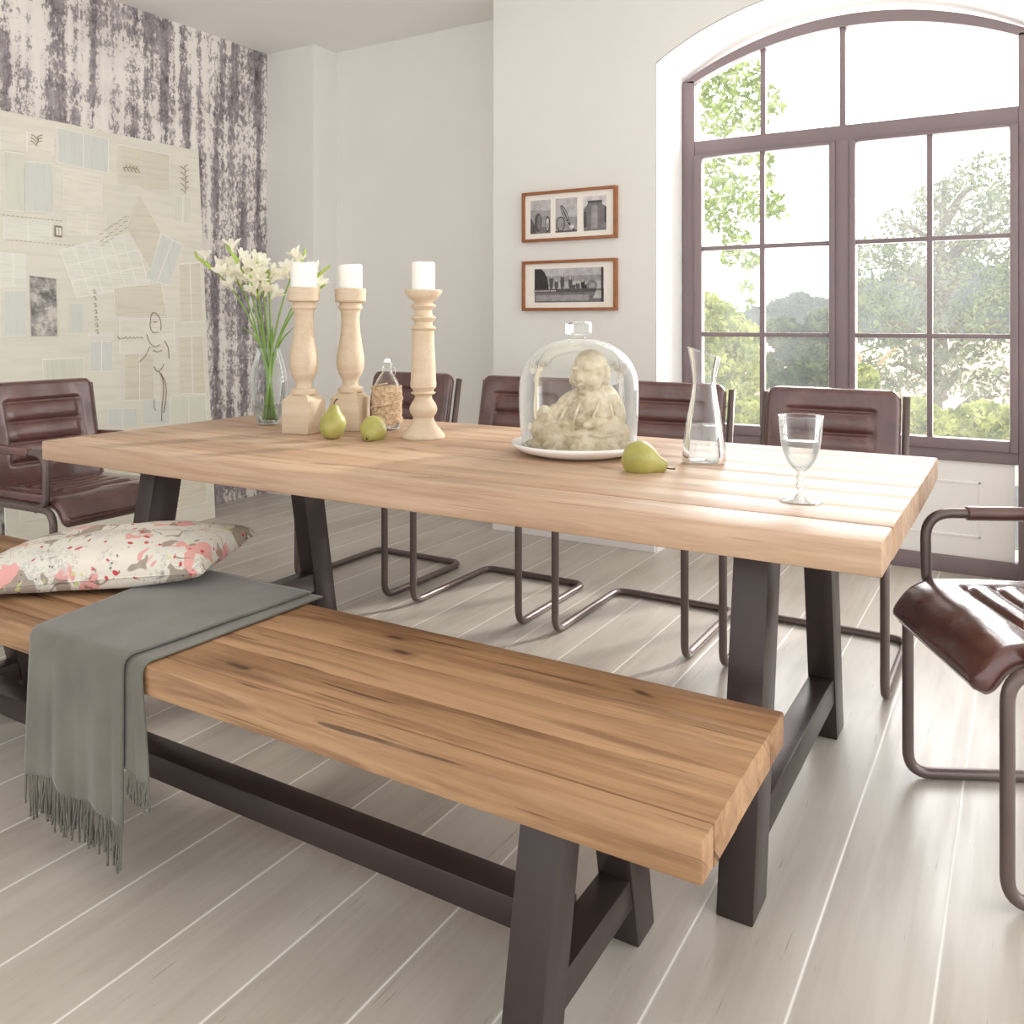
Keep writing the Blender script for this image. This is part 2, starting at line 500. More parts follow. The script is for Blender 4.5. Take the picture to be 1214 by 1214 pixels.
def leafmat(name, a, c, trans=.5, haze=0.0, hazecol=(1, 1, 1, 1), scale=7.0):
    m, nt, b = newmat(name)
    out = nt.nodes['Material Output']; nt.nodes.remove(b)
    v = coords(nt)
    col = ramp(nt, noise_t(nt, v, scale, 3), [(.35, a), (.65, c)])
    d = N(nt, 'ShaderNodeBsdfDiffuse'); t = N(nt, 'ShaderNodeBsdfTranslucent')
    L(nt, col, d.inputs[0]); L(nt, col, t.inputs[0])
    mx = N(nt, 'ShaderNodeMixShader'); mx.inputs[0].default_value = trans
    L(nt, d.outputs[0], mx.inputs[1]); L(nt, t.outputs[0], mx.inputs[2])
    last = mx.outputs[0]
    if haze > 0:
        e = N(nt, 'ShaderNodeEmission'); e.inputs[0].default_value = hazecol; e.inputs[1].default_value = haze  # leaves glow faintly; the emission imitates bright outdoor haze
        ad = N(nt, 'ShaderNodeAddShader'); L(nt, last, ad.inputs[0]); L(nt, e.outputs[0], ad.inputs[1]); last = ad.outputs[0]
    L(nt, last, out.inputs[0]); return m
M['stem'] = simple('fresh_green_stem', srgb(122, 156, 70), .4, 0, .08, 20)
M['petal'] = leafmat('white_petal', srgb(250, 248, 232), srgb(255, 253, 244), .45)
M['bud'] = simple('yellow_green_bud', srgb(168, 192, 84), .45, 0, .08, 30)

# ------------------------------------------------------------------ camera
F, HY, YAW, H = 1022.0, 381.0, .5371, 1.133
cam = bpy.data.cameras.new('camera'); co = bpy.data.objects.new('camera', cam); COL.objects.link(co)
cam.sensor_width = 36; cam.sensor_fit = 'HORIZONTAL'
cam.lens = 36 * F / 1214
cam.shift_y = (HY - 607) / 1214
cam.clip_start = .02; cam.clip_end = 400
co.location = (0, 0, H); co.rotation_euler = (R(90), 0, YAW)
scn.camera = co

# ------------------------------------------------------------------ world + lights
w = bpy.data.worlds.new('world'); scn.world = w; w.use_nodes = True
nt = w.node_tree; bg = nt.nodes['Background']
tc = N(nt, 'ShaderNodeTexCoord')
dt = N(nt, 'ShaderNodeVectorMath', operation='DOT_PRODUCT'); L(nt, tc.outputs['Generated'], dt.inputs[0])
dt.inputs[1].default_value = Vector((.55, .78, .28)).normalized()
mr = N(nt, 'ShaderNodeMapRange'); L(nt, dt.outputs['Value'], mr.inputs[0])
mr.inputs[1].default_value = -.2; mr.inputs[2].default_value = .9
mr.inputs[3].default_value = 1.6; mr.inputs[4].default_value = 3.6
L(nt, mr.outputs[0], bg.inputs[1])
bg.inputs[0].default_value = (.985, .995, 1.0, 1)

sun = bpy.data.lights.new('sun', 'SUN'); so = bpy.data.objects.new('sun', sun); COL.objects.link(so)
sun.energy = 3.2; sun.angle = R(2.5); sun.color = (1, .96, .90)
so.rotation_euler = Vector((-.42, -.82, -.46)).to_track_quat('-Z', 'Y').to_euler()

al = bpy.data.lights.new('window_fill_lamp', 'AREA'); ao = bpy.data.objects.new('window_fill_lamp', al); COL.objects.link(ao)  # added area lamp outside the window, boosts the daylight indoors
al.shape = 'RECTANGLE'; al.size = 1.5; al.size_y = 2.3; al.energy = 80; al.color = (1, .99, .98)
ao.location = (-.75, 4.75, 1.5); ao.rotation_euler = (R(-90), 0, 0)

# ------------------------------------------------------------------ room
CEIL = 2.895
def struct(name, bm, mat, **k):
    o = obj(name, bm, mat, smooth=False, **k); o['kind'] = 'structure'; return o
XL = -4.30; YP = 3.99; YW = 4.35; YR = 4.27
bm = bmesh.new(); box(bm, XL-.2, 2.2, -1.2, 4.6, -.12, 0); struct('floor', bm, M['floor'])
bm = bmesh.new(); box(bm, XL-.2, 2.2, -1.2, 4.6, CEIL, CEIL+.12); struct('ceiling', bm, M['ceiling'])
bm = bmesh.new(); box(bm, XL-.2, XL, -1.2, 4.6, 0, CEIL); struct('wall_left', bm, M['grunge'])
# pilaster
bm = bmesh.new(); box(bm, XL, -3.885, 4.06, 4.5, 0, CEIL, .002); struct('trim_1', bm, M['wall'])
# recessed wall
bm = bmesh.new(); box(bm, -3.885, -2.494, YR, 4.5, 0, CEIL); struct('wall_recess', bm, M['wall'])
# picture wall with arched opening
AX0, AX1 = -1.555, .045
ACX = (AX0+AX1)/2; AHW = (AX1-AX0)/2
def arch_z(x, spring, rise, hw):
    # circular segment
    r = (hw*hw + rise*rise) / (2*rise)
    return spring + math.sqrt(max(r*r - (x-ACX)**2, 0)) - (r - rise)
bm = bmesh.new()
box(bm, -2.494, AX0, YP, 4.5, 0, CEIL)
box(bm, AX1, 1.9, YP, 4.5, 0, CEIL)
NS = 40
xs = [AX0 + (AX1-AX0)*i/NS for i in range(NS+1)]
for y in (YP, 4.5):
    for i in range(NS):
        a, b_ = xs[i], xs[i+1]
        quad(bm, (a, y, arch_z(a, 2.40, .235, AHW)), (b_, y, arch_z(b_, 2.40, .235, AHW)), (b_, y, CEIL), (a, y, CEIL))
struct('wall_back', bm, M['wall'])
bm = bmesh.new()   # white reveal lining
e = .003
pts = [(AX0+e, 0)] + [(min(max(x, AX0+e), AX1-e), arch_z(x, 2.40, .235, AHW)-e) for x in xs] + [(AX1-e, 0)]
for (a, b_) in zip(pts[:-1], pts[1:]):
    quad(bm, (a[0], YP+.001, a[1]), (b_[0], YP+.001, b_[1]), (b_[0], 4.5, b_[1]), (a[0], 4.5, a[1]))
struct('trim_2', bm, M['reveal'])
bm = bmesh.new(); box(bm, -2.494, AX0, YP-.014, YP, 0, .065, .003)
struct('baseboard_back', bm, M['reveal'])

# window ------------------------------------------------------------
win = empty('window_1', (ACX, YW, 0)); win['kind'] = 'structure'
def W(x): return x - ACX
D = .07
OX0, OX1 = -1.548, .038; OHW = (OX1-OX0)/2
def oarch(x): return arch_z(x, 2.385, .215, OHW)
def iarch(x): return arch_z(x, 2.375, .168, .735)
bm = bmesh.new()
# arch member
def archband(bm, zo, zi, x0, x1, y0, y1, n=40):
    prev = None
    for i in range(n+1):
        x = x0 + (x1-x0)*i/n
        cx = zo(x); ix = min(max(x, ACX-.73), ACX+.73); ci = zi(ix)
        q = [bm.verts.new((W(x), y0, cx)), bm.verts.new((W(ix), y0, ci)), bm.verts.new((W(ix), y1, ci)), bm.verts.new((W(x), y1, cx))]
        if prev:
            for k in range(4):
                bm.faces.new((prev[k], prev[(k+1) % 4], q[(k+1) % 4], q[k]))
        prev = q
archband(bm, oarch, iarch, OX0, OX1, 0, D)
box(bm, W(OX0), W(-1.484), 0, D, 0, 2.39, .003)
box(bm, W(-.026), W(OX1), 0, D, 0, 2.39, .003)
box(bm, W(-1.484), W(-.026), .003, D, 1.995, 2.072, .003)
box(bm, W(-.784), W(-.720), -.004, D, 0, 2.0, .003)
box(bm, W(-1.484), W(-.026), .003, D, 0, .074, .003)
box(bm, W(-1.484), W(-.026), .003, D, .505, .56, .003)
fr = obj('window_frame', bm, M['wframe'], win, auto=40)
# fanlight muntins
for x, ww in ((-1.133, .026), (-.754, .026)):
    bm = bmesh.new(); box(bm, W(x-ww/2), W(x+ww/2), .015, .055, 2.07, iarch(x)+.01, .003); obj('muntin', bm, M['wframe'], fr, auto=40)
bm = bmesh.new()
n = 30
for i in range(n):
    a = ACX-.73 + 1.46*i/n; b_ = ACX-.73 + 1.46*(i+1)/n
    quad(bm, (W(a), .036, 2.06), (W(b_), .036, 2.06), (W(b_), .036, iarch(b_)+.01), (W(a), .036, iarch(a)+.01))
obj('glass_pane', bm, M['pane'], fr, smooth=False)
# sashes
for (sx0, sx1, gx0, gx1, mx_) in ((-1.484, -.784, -1.443, -.812, -1.133), (-.720, -.026, -.692, -.059, -.375)):
    bm = bmesh.new()
    box(bm, W(sx0), W(gx0), -.012, .045, .56, 1.995, .004)
    box(bm, W(gx1), W(sx1), -.012, .045, .56, 1.995, .004)
    box(bm, W(gx0), W(gx1), -.012, .045, .56, .608, .004)
    box(bm, W(gx0), W(gx1), -.012, .045, 1.983, 1.995, .002)
    s_ = obj('sash', bm, M['wframe'], win, auto=40)
    bm = bmesh.new()
    box(bm, W(mx_-.012), W(mx_+.012), -.002, .03, .60, 1.99, .003); obj('muntin', bm, M['wframe'], s_, auto=40)
    for z in (1.51, 1.066):
        bm = bmesh.new(); box(bm, W(gx0-.002), W(gx1+.002), -.001, .029, z-.011, z+.011, .003); obj('muntin', bm, M['wframe'], s_, auto=40)
    bm = bmesh.new(); quad(bm, (W(gx0)-.005, .015, .60), (W(gx1)+.005, .015, .60), (W(gx1)+.005, .015, 1.99), (W(gx0)-.005, .015, 1.99))
    obj('glass_pane', bm, M['pane'], s_, smooth=False)
for (a, b_) in ((-1.484, -.784), (-.720, -.040)):
    bm = bmesh.new()
    box(bm, W(a), W(b_), .02, .05, .074, .505, .002)
    obj('panel', bm, M['reveal'], win, smooth=False)
    bm = bmesh.new()
    for (p, q, r_, s_) in ((a+.09, b_-.13, .165, .175), (a+.09, b_-.13, .405, .415), (a+.09, a+.10, .165, .415), (b_-.14, b_-.13, .165, .415)):
        box(bm, W(p), W(q), .014, .022, r_, s_, .002)
    obj('panel_moulding', bm, M['reveal'], win, smooth=False)

# ------------------------------------------------------------------ table and bench
def staves(name, mat, x0, x1, ys, z0, z1, parent, bev=.004):
    bm = bmesh.new(); lay = bm.faces.layers.float.new('stave')
    k = 0
    for a, b_ in zip(ys[:-1], ys[1:]):
        n0 = set(bm.faces)
        dx = random.uniform(0, .002)
        box(bm, x0+dx, x1-dx, a, b_-.0002, z0, z1-random.uniform(0, .0006), bev if (a == ys[0] or b_ == ys[-1]) else .0008, 2)
        for f in bm.faces:
            if f not in n0: f[lay] = k
        k += 1
    # cut lengthwise for shading stability is not needed
    return obj(name, bm, mat, parent, auto=35)

TX0, TX1, TY0, TY1 = -2.643, -.205, 1.562, 2.625
table = empty('dining_table', ((TX0+TX1)/2, (TY0+TY1)/2, 0))
tag(table, 'long oak dining table with thick plank top and dark steel trapezoid legs', 'table')
tcx, tcy = table.location.x, table.location.y
ys = [TY0-tcy + v for v in (0, .135, .27, .42, .56, .70, .84, .96, TY1-TY0)]
staves('tabletop', M['table_wood'], TX0-tcx, TX1-tcx, ys, .70, .76, table, .006)
for (xa, xb) in ((-.508-tcx, -.437-tcx), (-2.387-tcx, -2.316-tcx)):
    for s in (-1, 1):
        bm = bmesh.new()
        if s < 0: hexa(bm, (xa, xb, 1.612-tcy, 1.712-tcy), (xa, xb, 1.735-tcy, 1.84-tcy), 0, .70)
        else: hexa(bm, (xa, xb, 2.452-tcy, 2.552-tcy), (xa, xb, 2.335-tcy, 2.44-tcy), 0, .70)
        obj('leg', bm, M['steel'], table, auto=40)
    bm = bmesh.new(); box(bm, xa+.004, xb-.004, 1.70-tcy, 2.465-tcy, .105, .175, .003)
    obj('crossbar', bm, M['steel'], table, auto=40)
    bm = bmesh.new(); box(bm, xa, xb, 1.72-tcy, 2.455-tcy, .690, .6995, .002)
    obj('mounting_plate', bm, M['steel'], table, auto=40)

BX0, BX1, BY0, BY1, BZ = -2.835, -.357, 1.083, 1.520, .46
bench = empty('bench', ((BX0+BX1)/2, (BY0+BY1)/2, 0))
tag(bench, 'long low oak bench with dark steel legs and a lower beam in front of table', 'bench')
bcx, bcy = bench.location.x, bench.location.y
ys = [BY0-bcy + v for v in (0, .05, .155, .268, .345, BY1-BY0)]
staves('bench_top', M['bench_wood'], BX0-bcx, BX1-bcx, ys, BZ-.06, BZ, bench, .005)
for (xa, xb) in ((-.668-bcx, -.600-bcx), (-2.592-bcx, -2.524-bcx)):
    for s in (-1, 1):
        bm = bmesh.new()
        if s < 0: hexa(bm, (xa, xb, 1.07-bcy, 1.148-bcy), (xa, xb, 1.152-bcy, 1.236-bcy), 0, .40)
        else: hexa(bm, (xa, xb, 1.455-bcy, 1.533-bcy), (xa, xb, 1.367-bcy, 1.451-bcy), 0, .40)
        obj('leg', bm, M['steel'], bench, auto=40)
    bm = bmesh.new(); box(bm, xa+.004, xb-.004, 1.14-bcy, 1.462-bcy, .080, .137, .003)
    obj('crossbar', bm, M['steel'], bench, auto=40)
    bm = bmesh.new(); box(bm, xa, xb, 1.14-bcy, 1.46-bcy, .392, .3995, .002)
    obj('mounting_plate', bm, M['steel'], bench, auto=40)
bm = bmesh.new(); box(bm, -2.53-bcx, -.664-bcx, 1.267-bcy, 1.335-bcy, .092, .147, .003)
obj('long_beam', bm, M['steel'], bench, auto=40)

# ------------------------------------------------------------------ chairs
def pad(bm, path, width, thick, grooves, inner, corner0=0.0, corner1=0.0, nx=44, dens=.006, topflat=None):
    """path: list of (y,z) centre line of pad mid plane; front side = left-hand normal"""
    P = fillet([(0, p[0], p[1]) for p in path], .05, 8)
    # resample
    Ls = [0]
    for a, b_ in zip(P[:-1], P[1:]): Ls.append(Ls[-1] + (b_-a).length)
    Tot = Ls[-1]; nj = int(Tot/dens)
    pts = []
    k = 0
    for j in range(nj+1):
        s = Tot*j/nj
        while k < len(P)-2 and Ls[k+1] < s: k += 1
        t = (s-Ls[k]) / max(Ls[k+1]-Ls[k], 1e-9)
        pts.append(P[k].lerp(P[k+1], t))
    top = []; bot = []
    for j in range(nj+1):
        s = Tot*j/nj
        a = pts[max(0, j-1)]; b_ = pts[min(nj, j+1)]
        tg = (b_-a).normalized(); nn = Vector((0, tg.z, -tg.y))
        hw = width/2
        for (cr, dd) in ((corner0, s), (corner1, Tot-s)):
            if cr > 0 and dd < cr:
                hw -= cr - math.sqrt(max(cr*cr - (cr-dd)**2, 0))
        rt, rb = [], []
        ed_s = min(s, Tot-s)
        for i in range(nx+1):
            # denser near edges
            uu = -1 + 2*i/nx
            x = hw*math.sin(uu*PI/2)*.35 + hw*uu*.65
            ed = min(hw-abs(x), ed_s)
            q = min(1, max(0, ed)/.022)
            prof = math.sqrt(max(0, 1-(1-q)**2))
            h = thick*.5*prof
            g = 0
            if abs(x) < inner+.004:
                for gs in grooves:
                    g = max(g, math.exp(-((s-gs)/.0065)**2))
                # puff ribs
                for ga, gb in zip(grooves[:-1], grooves[1:]):
                    if ga < s < gb: h += .007*math.sin(PI*(s-ga)/(gb-ga))
            if grooves and grooves[0]-.006 < s < grooves[-1]+.006:
                g = max(g, math.exp(-((abs(x)-inner)/.0055)**2))
            hh = h - .013*g*prof
            wr = noise.noise(Vector((x*9, s*7, width*3))) * .004 * prof
            rt.append(bm.verts.new(pts[j] + nn*(hh+wr) + Vector((x, 0, 0))))
            rb.append(bm.verts.new(pts[j] - nn*(thick*.5*prof) + Vector((x, 0, 0))))
        top.append(rt); bot.append(rb)
    for j in range(nj):
        for i in range(nx):
            bm.faces.new((top[j][i], top[j][i+1], top[j+1][i+1], top[j+1][i]))
            bm.faces.new((bot[j][i], bot[j+1][i], bot[j+1][i+1], bot[j][i+1]))
    bmesh.ops.remove_doubles(bm, verts=bm.verts[:], dist=.0004)

def make_chair(label, group):
    root = empty('cantilever_chair')
    tag(root, label, 'chair', group)
    hw = .243; r = .0135; zf = .0145
    side = [(-hw, .262, .868), (-hw, .178, .452), (-hw, -.277, .462), (-hw, -.277, zf), (-hw, .277, zf)]
    pts = side + [(-p[0], p[1], p[2]) for p in reversed(side)]
    bm = bmesh.new(); tube(bm, fillet(pts, [0, .07, .065, .055, .055, .055, .055, .065, .07, 0], 8), r, 12)
    obj('tube_frame', bm, M['tube'], root)
    for s in (-1, 1):
        bm = bmesh.new()
        ap = fillet([(s*hw, -.17, .455), (s*hw, -.232, .48), (s*(hw+.002), -.235, .658), (s*(hw+.002), .06, .658), (s*hw, .215, .652)], [0, .03, .065, .03, 0], 8)
        tube(bm, ap, .0125, 12)
        a = obj('arm', bm, M['tube'], root)
        bm = bmesh.new(); tube(bm, [(s*(hw+.002), -.135, .658), (s*(hw+.002), -.13, .658), (s*(hw+.002), .05, .658), (s*hw, .185, .653), (s*hw, .19, .653)], [.0165, .0175, .0175, .0175, .0165], 14)
        obj('arm_wrap', bm, M['leather'], a)
    bm = bmesh.new()
    pad(bm, [(.165, .475), (-.262, .482), (-.318, .405)], .455, .05, [.06, .135, .21, .285, .35], .145, corner1=.035)
    obj('seat', bm, M['leather'], root)
    bm = bmesh.new()
    pad(bm, [(.238, .893), (.150, .475)], .462, .052, [.085, .165, .245, .325], .145, corner0=.045)
    obj('backrest', bm, M['leather'], root)
    return root

g_far = 'leather cantilever chairs along the far side of the table'
chair0 = make_chair('brown leather cantilever chair on the far side, behind the twine-wrapped bottle', g_far)
far = [(-2.487, 'brown leather tubular chair on the far side, behind the twine-wrapped bottle'),
       (-1.855, 'brown leather tubular chair on far side, just left of and behind the glass cloche'),
       (-1.215, 'brown leather tubular chair on far side, between the glass cloche and the water carafe'),
       (-.600, 'brown leather tubular chair on far side in front of the window, behind the wine glass')]
for i, (x, lab) in enumerate(far):
    c = chair0 if i == 0 else copy_tree(chair0)
    c.location = (x, 3.03, 0); c['label'] = lab
c = copy_tree(chair0); c.location = (-3.225, 2.03, 0); c.rotation_euler = (0, 0, R(90))
c['label'] = 'brown leather chair at the left end of the table beside the paper-covered board'; del c['group']
# right chair
ang = R(207+90)
c = copy_tree(chair0); fc = Vector((-.14, 2.124, 0)); d_ = Vector((math.cos(R(207)), math.sin(R(207)), 0))
c.location = fc - d_*.277; c.rotation_euler = (0, 0, ang)
c['label'] = 'brown leather chair at the right end of the table, cut off by the right edge'; del c['group']

# ------------------------------------------------------------------ cushion
def cushion():
    A = Vector((-1.86, 1.72, .535)); B = Vector((-1.735, 1.43, .515)); C = Vector((-2.22, 1.06, .485)); D_ = Vector((-2.38, 1.40, .50))
    cen = (A+B+C+D_)/4
    root = empty('cushion', (cen.x, cen.y, .466))
    tag(root, 'cream cushion with pink, red and grey floral print lying on the bench', 'cushion')
    bm = bmesh.new(); n = 44
    def P(u, v, s):
        # edges curve inward
        pu, pv = u*2-1, v*2-1
        cu = pu*(1-.06*(1-pv*pv)); cv = pv*(1-.09*(1-pu*pu))
        uu, vv = (cu+1)/2, (cv+1)/2
        p = (C.lerp(B, uu)).lerp(D_.lerp(A, uu), vv)
        h = (max(0, (1-pu**2))*max(0, (1-pv**2)))**.32
        wr = noise.noise(Vector((u*5, v*5, s))) * .006 * h
        q = p.copy()
        q.z = q.z + (s*.082*h if s > 0 else -.05*h) + wr
        q.z = max(q.z, .4745) if s < 0 else max(q.z, .476)
        return q - Vector((cen.x, cen.y, .466))
    for s in (1, -1):
        g = [[bm.verts.new(P(i/n, j/n, s)) for i in range(n+1)] for j in range(n+1)]
        for j in range(n):
            for i in range(n):
                bm.faces.new((g[j][i], g[j][i+1], g[j+1][i+1], g[j+1][i]))
    bmesh.ops.remove_doubles(bm, verts=bm.verts[:], dist=.0008)
    obj('cover', bm, M['cushion'], root)
    # piping seam
    bm = bmesh.new()
    loop = []
    for i in range(n): loop.append(P(i/n, 0, 1))
    for i in range(n): loop.append(P(1, i/n, 1))
    for i in range(n): loop.append(P(1-i/n, 1, 1))
    for i in range(n+1): loop.append(P(0, 1-i/n, 1))
    tube(bm, loop, .0022, 6)
    obj('seam', bm, M['cushion'], root)
cushion()

# ------------------------------------------------------------------ throw
def throw():
    root = empty('throw_blanket', (-1.66, 1.30, BZ))
    tag(root, 'grey-green fringed throw draped over the bench beside the cushion', 'blanket')
    O = root.location
    zt = BZ
    def layer(name, lift, out, xl, xr, zbot, backy, seed, nj=70, ni=50, wav=.010):
        prof = [(backy, zt+lift), (1.30, zt+lift), (1.075-out, zt+lift-.001), (1.069-out, .30), (1.066-out, zbot)]
        P = fillet([(0, p[0], p[1]) for p in prof], [0, 0, .022, .05, 0], 8)
        Ls = [0]
        for a, b_ in zip(P[:-1], P[1:]): Ls.append(Ls[-1]+(b_-a).length)
        Tot = Ls[-1]; k = 0; rows = []
        for j in range(nj+1):
            s = Tot*j/nj
            while k < len(P)-2 and Ls[k+1] < s: k += 1
            t = (s-Ls[k])/max(1e-9, Ls[k+1]-Ls[k]); p = P[k].lerp(P[k+1], t)
            hang = max(0, (zt-.02-p.z))/.3
            row = []
            for i in range(ni+1):
                u = i/ni
                f = s/Tot
                x = xl(f, p) + (xr(f, p)-xl(f, p))*u
                yy = p.y - abs(wav*hang*(math.sin(u*9+seed)+.5*math.sin(u*23+seed*2))*.9) 
                zz = p.z
                if hang <= 0: zz += .002*noise.noise(Vector((x*8, p.y*8, seed)))+ .0015
                if hang > 0: zz -= hang*.028*u + .008*hang*math.sin(u*14+seed)
                row.append(bm.verts.new(Vector((x, yy, zz))-O))
            rows.append(row)
        for j in range(nj):
            for i in range(ni):
                bm.faces.new((rows[j][i], rows[j][i+1], rows[j+1][i+1], rows[j+1][i]))
        return [v.co.copy() for v in rows[-1]]
    bm = bmesh.new()
    def lerp(a, b_, t): return a+(b_-a)*min(1, max(0, t))
    xlm = lambda f, p: lerp(-1.93, -1.845, (1.55-p.y)/.48) + (0.012*max(0, (.46-p.z))/.3)
    xrm = lambda f, p: lerp(-1.495, -1.525, (1.55-p.y)/.48) + .02*max(0, (.44-p.z))/.3
    e1 = layer('c', .011, .008, xlm, xrm, .178, 1.555, 1.2)
    o = cloth_ = obj('cloth', bm, M['throw'], root)
    md = o.modifiers.new('solid', 'SOLIDIFY'); md.thickness = .004; md.offset = 0
    bm = bmesh.new()
    xlu = lambda f, p: lerp(-1.70, -1.62, (1.55-p.y)/.48)
    xru = lambda f, p: lerp(-1.462, -1.478, (1.55-p.y)/.48) + .038*max(0, (.44-p.z))/.2
    e2 = layer('u', .004, 0, xlu, xru, .262, 1.560, 2.4, wav=.004)
    o = fold_ = obj('folded_layer', bm, M['throw'], root)
    md = o.modifiers.new('solid', 'SOLIDIFY'); md.thickness = .003; md.offset = 0
    rnd = random.Random(3)
    for e, m_, z_, par in ((e1, 46, .085, cloth_), (e2[int(len(e2)*.62):], 12, .055, fold_)):
        bm = bmesh.new()
        for k in range(m_):
            t = (k+.5)/m_*(len(e)-1); i = int(t); p = e[i].lerp(e[min(i+1, len(e)-1)], t-i)
            for q in range(2):
                ln = z_*rnd.uniform(.62, 1.1); dx = rnd.uniform(-.01, .01); dy = rnd.uniform(-.006, .006)
                pts = [p + Vector((q*.002, 0, .004)), p + Vector((dx*.3+rnd.uniform(-.003, .003), dy*.5, -ln*.35)), p + Vector((dx*.6+rnd.uniform(-.004, .004), dy, -ln*.7)), p + Vector((dx, dy, -ln))]
                tube(bm, cr3(pts, 4), [.0025]*9 + [.0022]*3 + [.0031], 5)
        tube(bm, [q+Vector((0, 0, .002)) for q in e], .0022, 5)
        obj('fringe', bm, M['throw'], par)
throw()

# ------------------------------------------------------------------ things on the table
TZ = .76
def add_stave_layer(o): return o
# baluster candlesticks
def baluster(label, loc, rz):
    root = empty('candlestick', loc, rz); tag(root, label, 'candlestick', 'baluster candlesticks with square bases')
    bm = bmesh.new()
    a = .052
    box(bm, -a, a, -a, a, 0, .112, .004)
    # sloping chamfered shoulders
    res = bmesh.ops.create_cube(bm, size=1)
    for v in res['verts']:
        t = v.co.z > 0
        q = .031 if t else a-.001
        v.co = Vector((math.copysign(q, v.co.x), math.copysign(q, v.co.y), .132 if t else .110))
    obj('square_base', bm, M['turned'], root, auto=30)
    bm = bmesh.new()
    pr = [(0, .128), (.040, .128), (.043, .132), (.043, .142), (.040, .147), (.027, .152), (.0255, .160), (.027, .170)] + \
         smoothprof([(.030, .176), (.042, .198), (.0475, .226), (.046, .256), (.039, .300), (.0325, .345), (.031, .385), (.034, .408)], 6) + \
         [(.036, .412), (.041, .417), (.0415, .424), (.038, .430), (.036, .436), (.050, .440), (.053, .444), (.053, .472), (.054, .476), (.054, .484), (.050, .487), (0, .487)]
    lathe(bm, pr, 48)
    obj('turned_column', bm, M['turned'], root, auto=30)
    cd = empty('candle', (loc[0], loc[1], loc[2]+.487)); 
    return cd
c1 = baluster('pale wooden baluster candlestick in front of the flower vase', (-2.080, 2.128, TZ), R(10))
c2 = baluster('pale wooden baluster candlestick just right of the flower vase one, behind the upright pear', (-2.005, 2.275, TZ), R(18))
def candle(root, label, r, h, tilt=0.0):
    tag(root, label, 'candle', 'white pillar candles')
    bm = bmesh.new()
    n = 40
    rings = lathe(bm, [(0, 0), (r, 0), (r, h*.5), (r, h-.004), (r-.003, h), (r*.8, h-.001), (r*.4, h-.006), (0, h-.008)], n)
    for v in bm.verts:
        if v.co.z > h*.6: v.co.z += tilt*v.co.x/r + .002*noise.noise(v.co*30)
    obj('wax', bm, M['candle'], root, auto=50)
    bm = bmesh.new(); tube(bm, [(0, 0, h-.008), (0, 0, h+.001), (.001, 0, h+.004)], .0012, 6)
    obj('wick', bm, M['pearstem'], root)
candle(c1, 'white pillar candle on the left baluster candlestick', .0435, .083, -.002)
candle(c2, 'white pillar candle on the middle candlestick', .041, .080, .003)
# tall turned candlestick
t3 = empty('candlestick', (-1.655, 2.225, TZ)); tag(t3, 'tall slender turned wooden candlestick with ringed neck and round foot', 'candlestick')
s_ = .000741; yb = 890
raw = [(0, 893), (92, 893), (95, 886), (93, 880), (84, 868), (78, 862), (76, 856), (62, 842), (52, 826), (46, 812), (44, 804), (48, 796), (56, 784), (60, 770), (58, 756), (50, 740), (40, 726), (36, 716), (38, 708), (52, 700), (53, 696), (42, 690), (46, 684), (55, 672), (56, 655), (54, 640), (51, 560), (47, 480), (46, 432),
       (50, 426), (57, 420), (51, 414), (39, 405), (38, 394), (50, 380), (56, 374), (50, 369), (38, 360), (37, 342), (50, 330), (56, 324), (50, 318), (37, 310), (42, 303), (60, 292), (72, 278), (79, 266), (81, 258), (78, 254), (60, 255), (0, 256)]
bm = bmesh.new(); lathe(bm, [(r_*s_, (893-y_)*s_) for r_, y_ in raw], 48)
obj('turned_column', bm, M['turned'], t3, auto=28)
c3 = empty('candle', (-1.655, 2.225, TZ+(893-256)*s_))
candle(c3, 'white pillar candle on the tall ringed candlestick', .037, .090)

# pears
def pear(label, loc, rot, sc=1.0):
    root = empty('pear', loc); root.rotation_euler = rot; tag(root, label, 'pear', 'green pears on the table')
    bm = bmesh.new()
    prof = smoothprof([(0, .006), (.012, .0), (.030, .010), (.043, .034), (.040, .060), (.026, .082), (.019, .096), (.013, .106), (.004, .108), (0, .107)], 5)
    prof[0] = (0, .006); prof[-1] = (0, .107)
    lathe(bm, [(r_*sc, z_*sc) for r_, z_ in prof], 32)
    for v in bm.verts: v.co += Vector((1, 1, 0))*.003*noise.noise(v.co*22) ; v.co.x += .05*(v.co.z/.11)**2*.1
    obj('fruit', bm, M['pear'], root)
    bm = bmesh.new(); tube(bm, cr3([(.005, 0, .103*sc), (.006, 0, .112*sc), (.010, .002, .121*sc), (.016, .003, .126*sc)], 4), [.002]*10 + [.0025]*3, 7)
    obj('stalk', bm, M['pearstem'], root)
pear('green pear standing upright in front of the candlesticks', (-1.895, 2.065, TZ), (0, 0, R(20)))
# lying with the neck toward the camera
def lay(direction, loc, sc=1.0, label='', lift=.042):
    d = Vector(direction).normalized()
    q = d.to_track_quat('Z', 'Y'); o = Vector(loc) - d*.045
    pear(label, (o.x, o.y, TZ+lift*sc), q.to_euler(), sc)
lay((.25, -.85, -.26), (-1.775, 2.120, 0), 1.0, 'yellowish green pear lying with its tip toward the bench, between candlesticks')
lay((.9, .30, -.30), (-.822, 2.005, 0), 1.04, 'green pear lying on its side in front of the cloche plate')

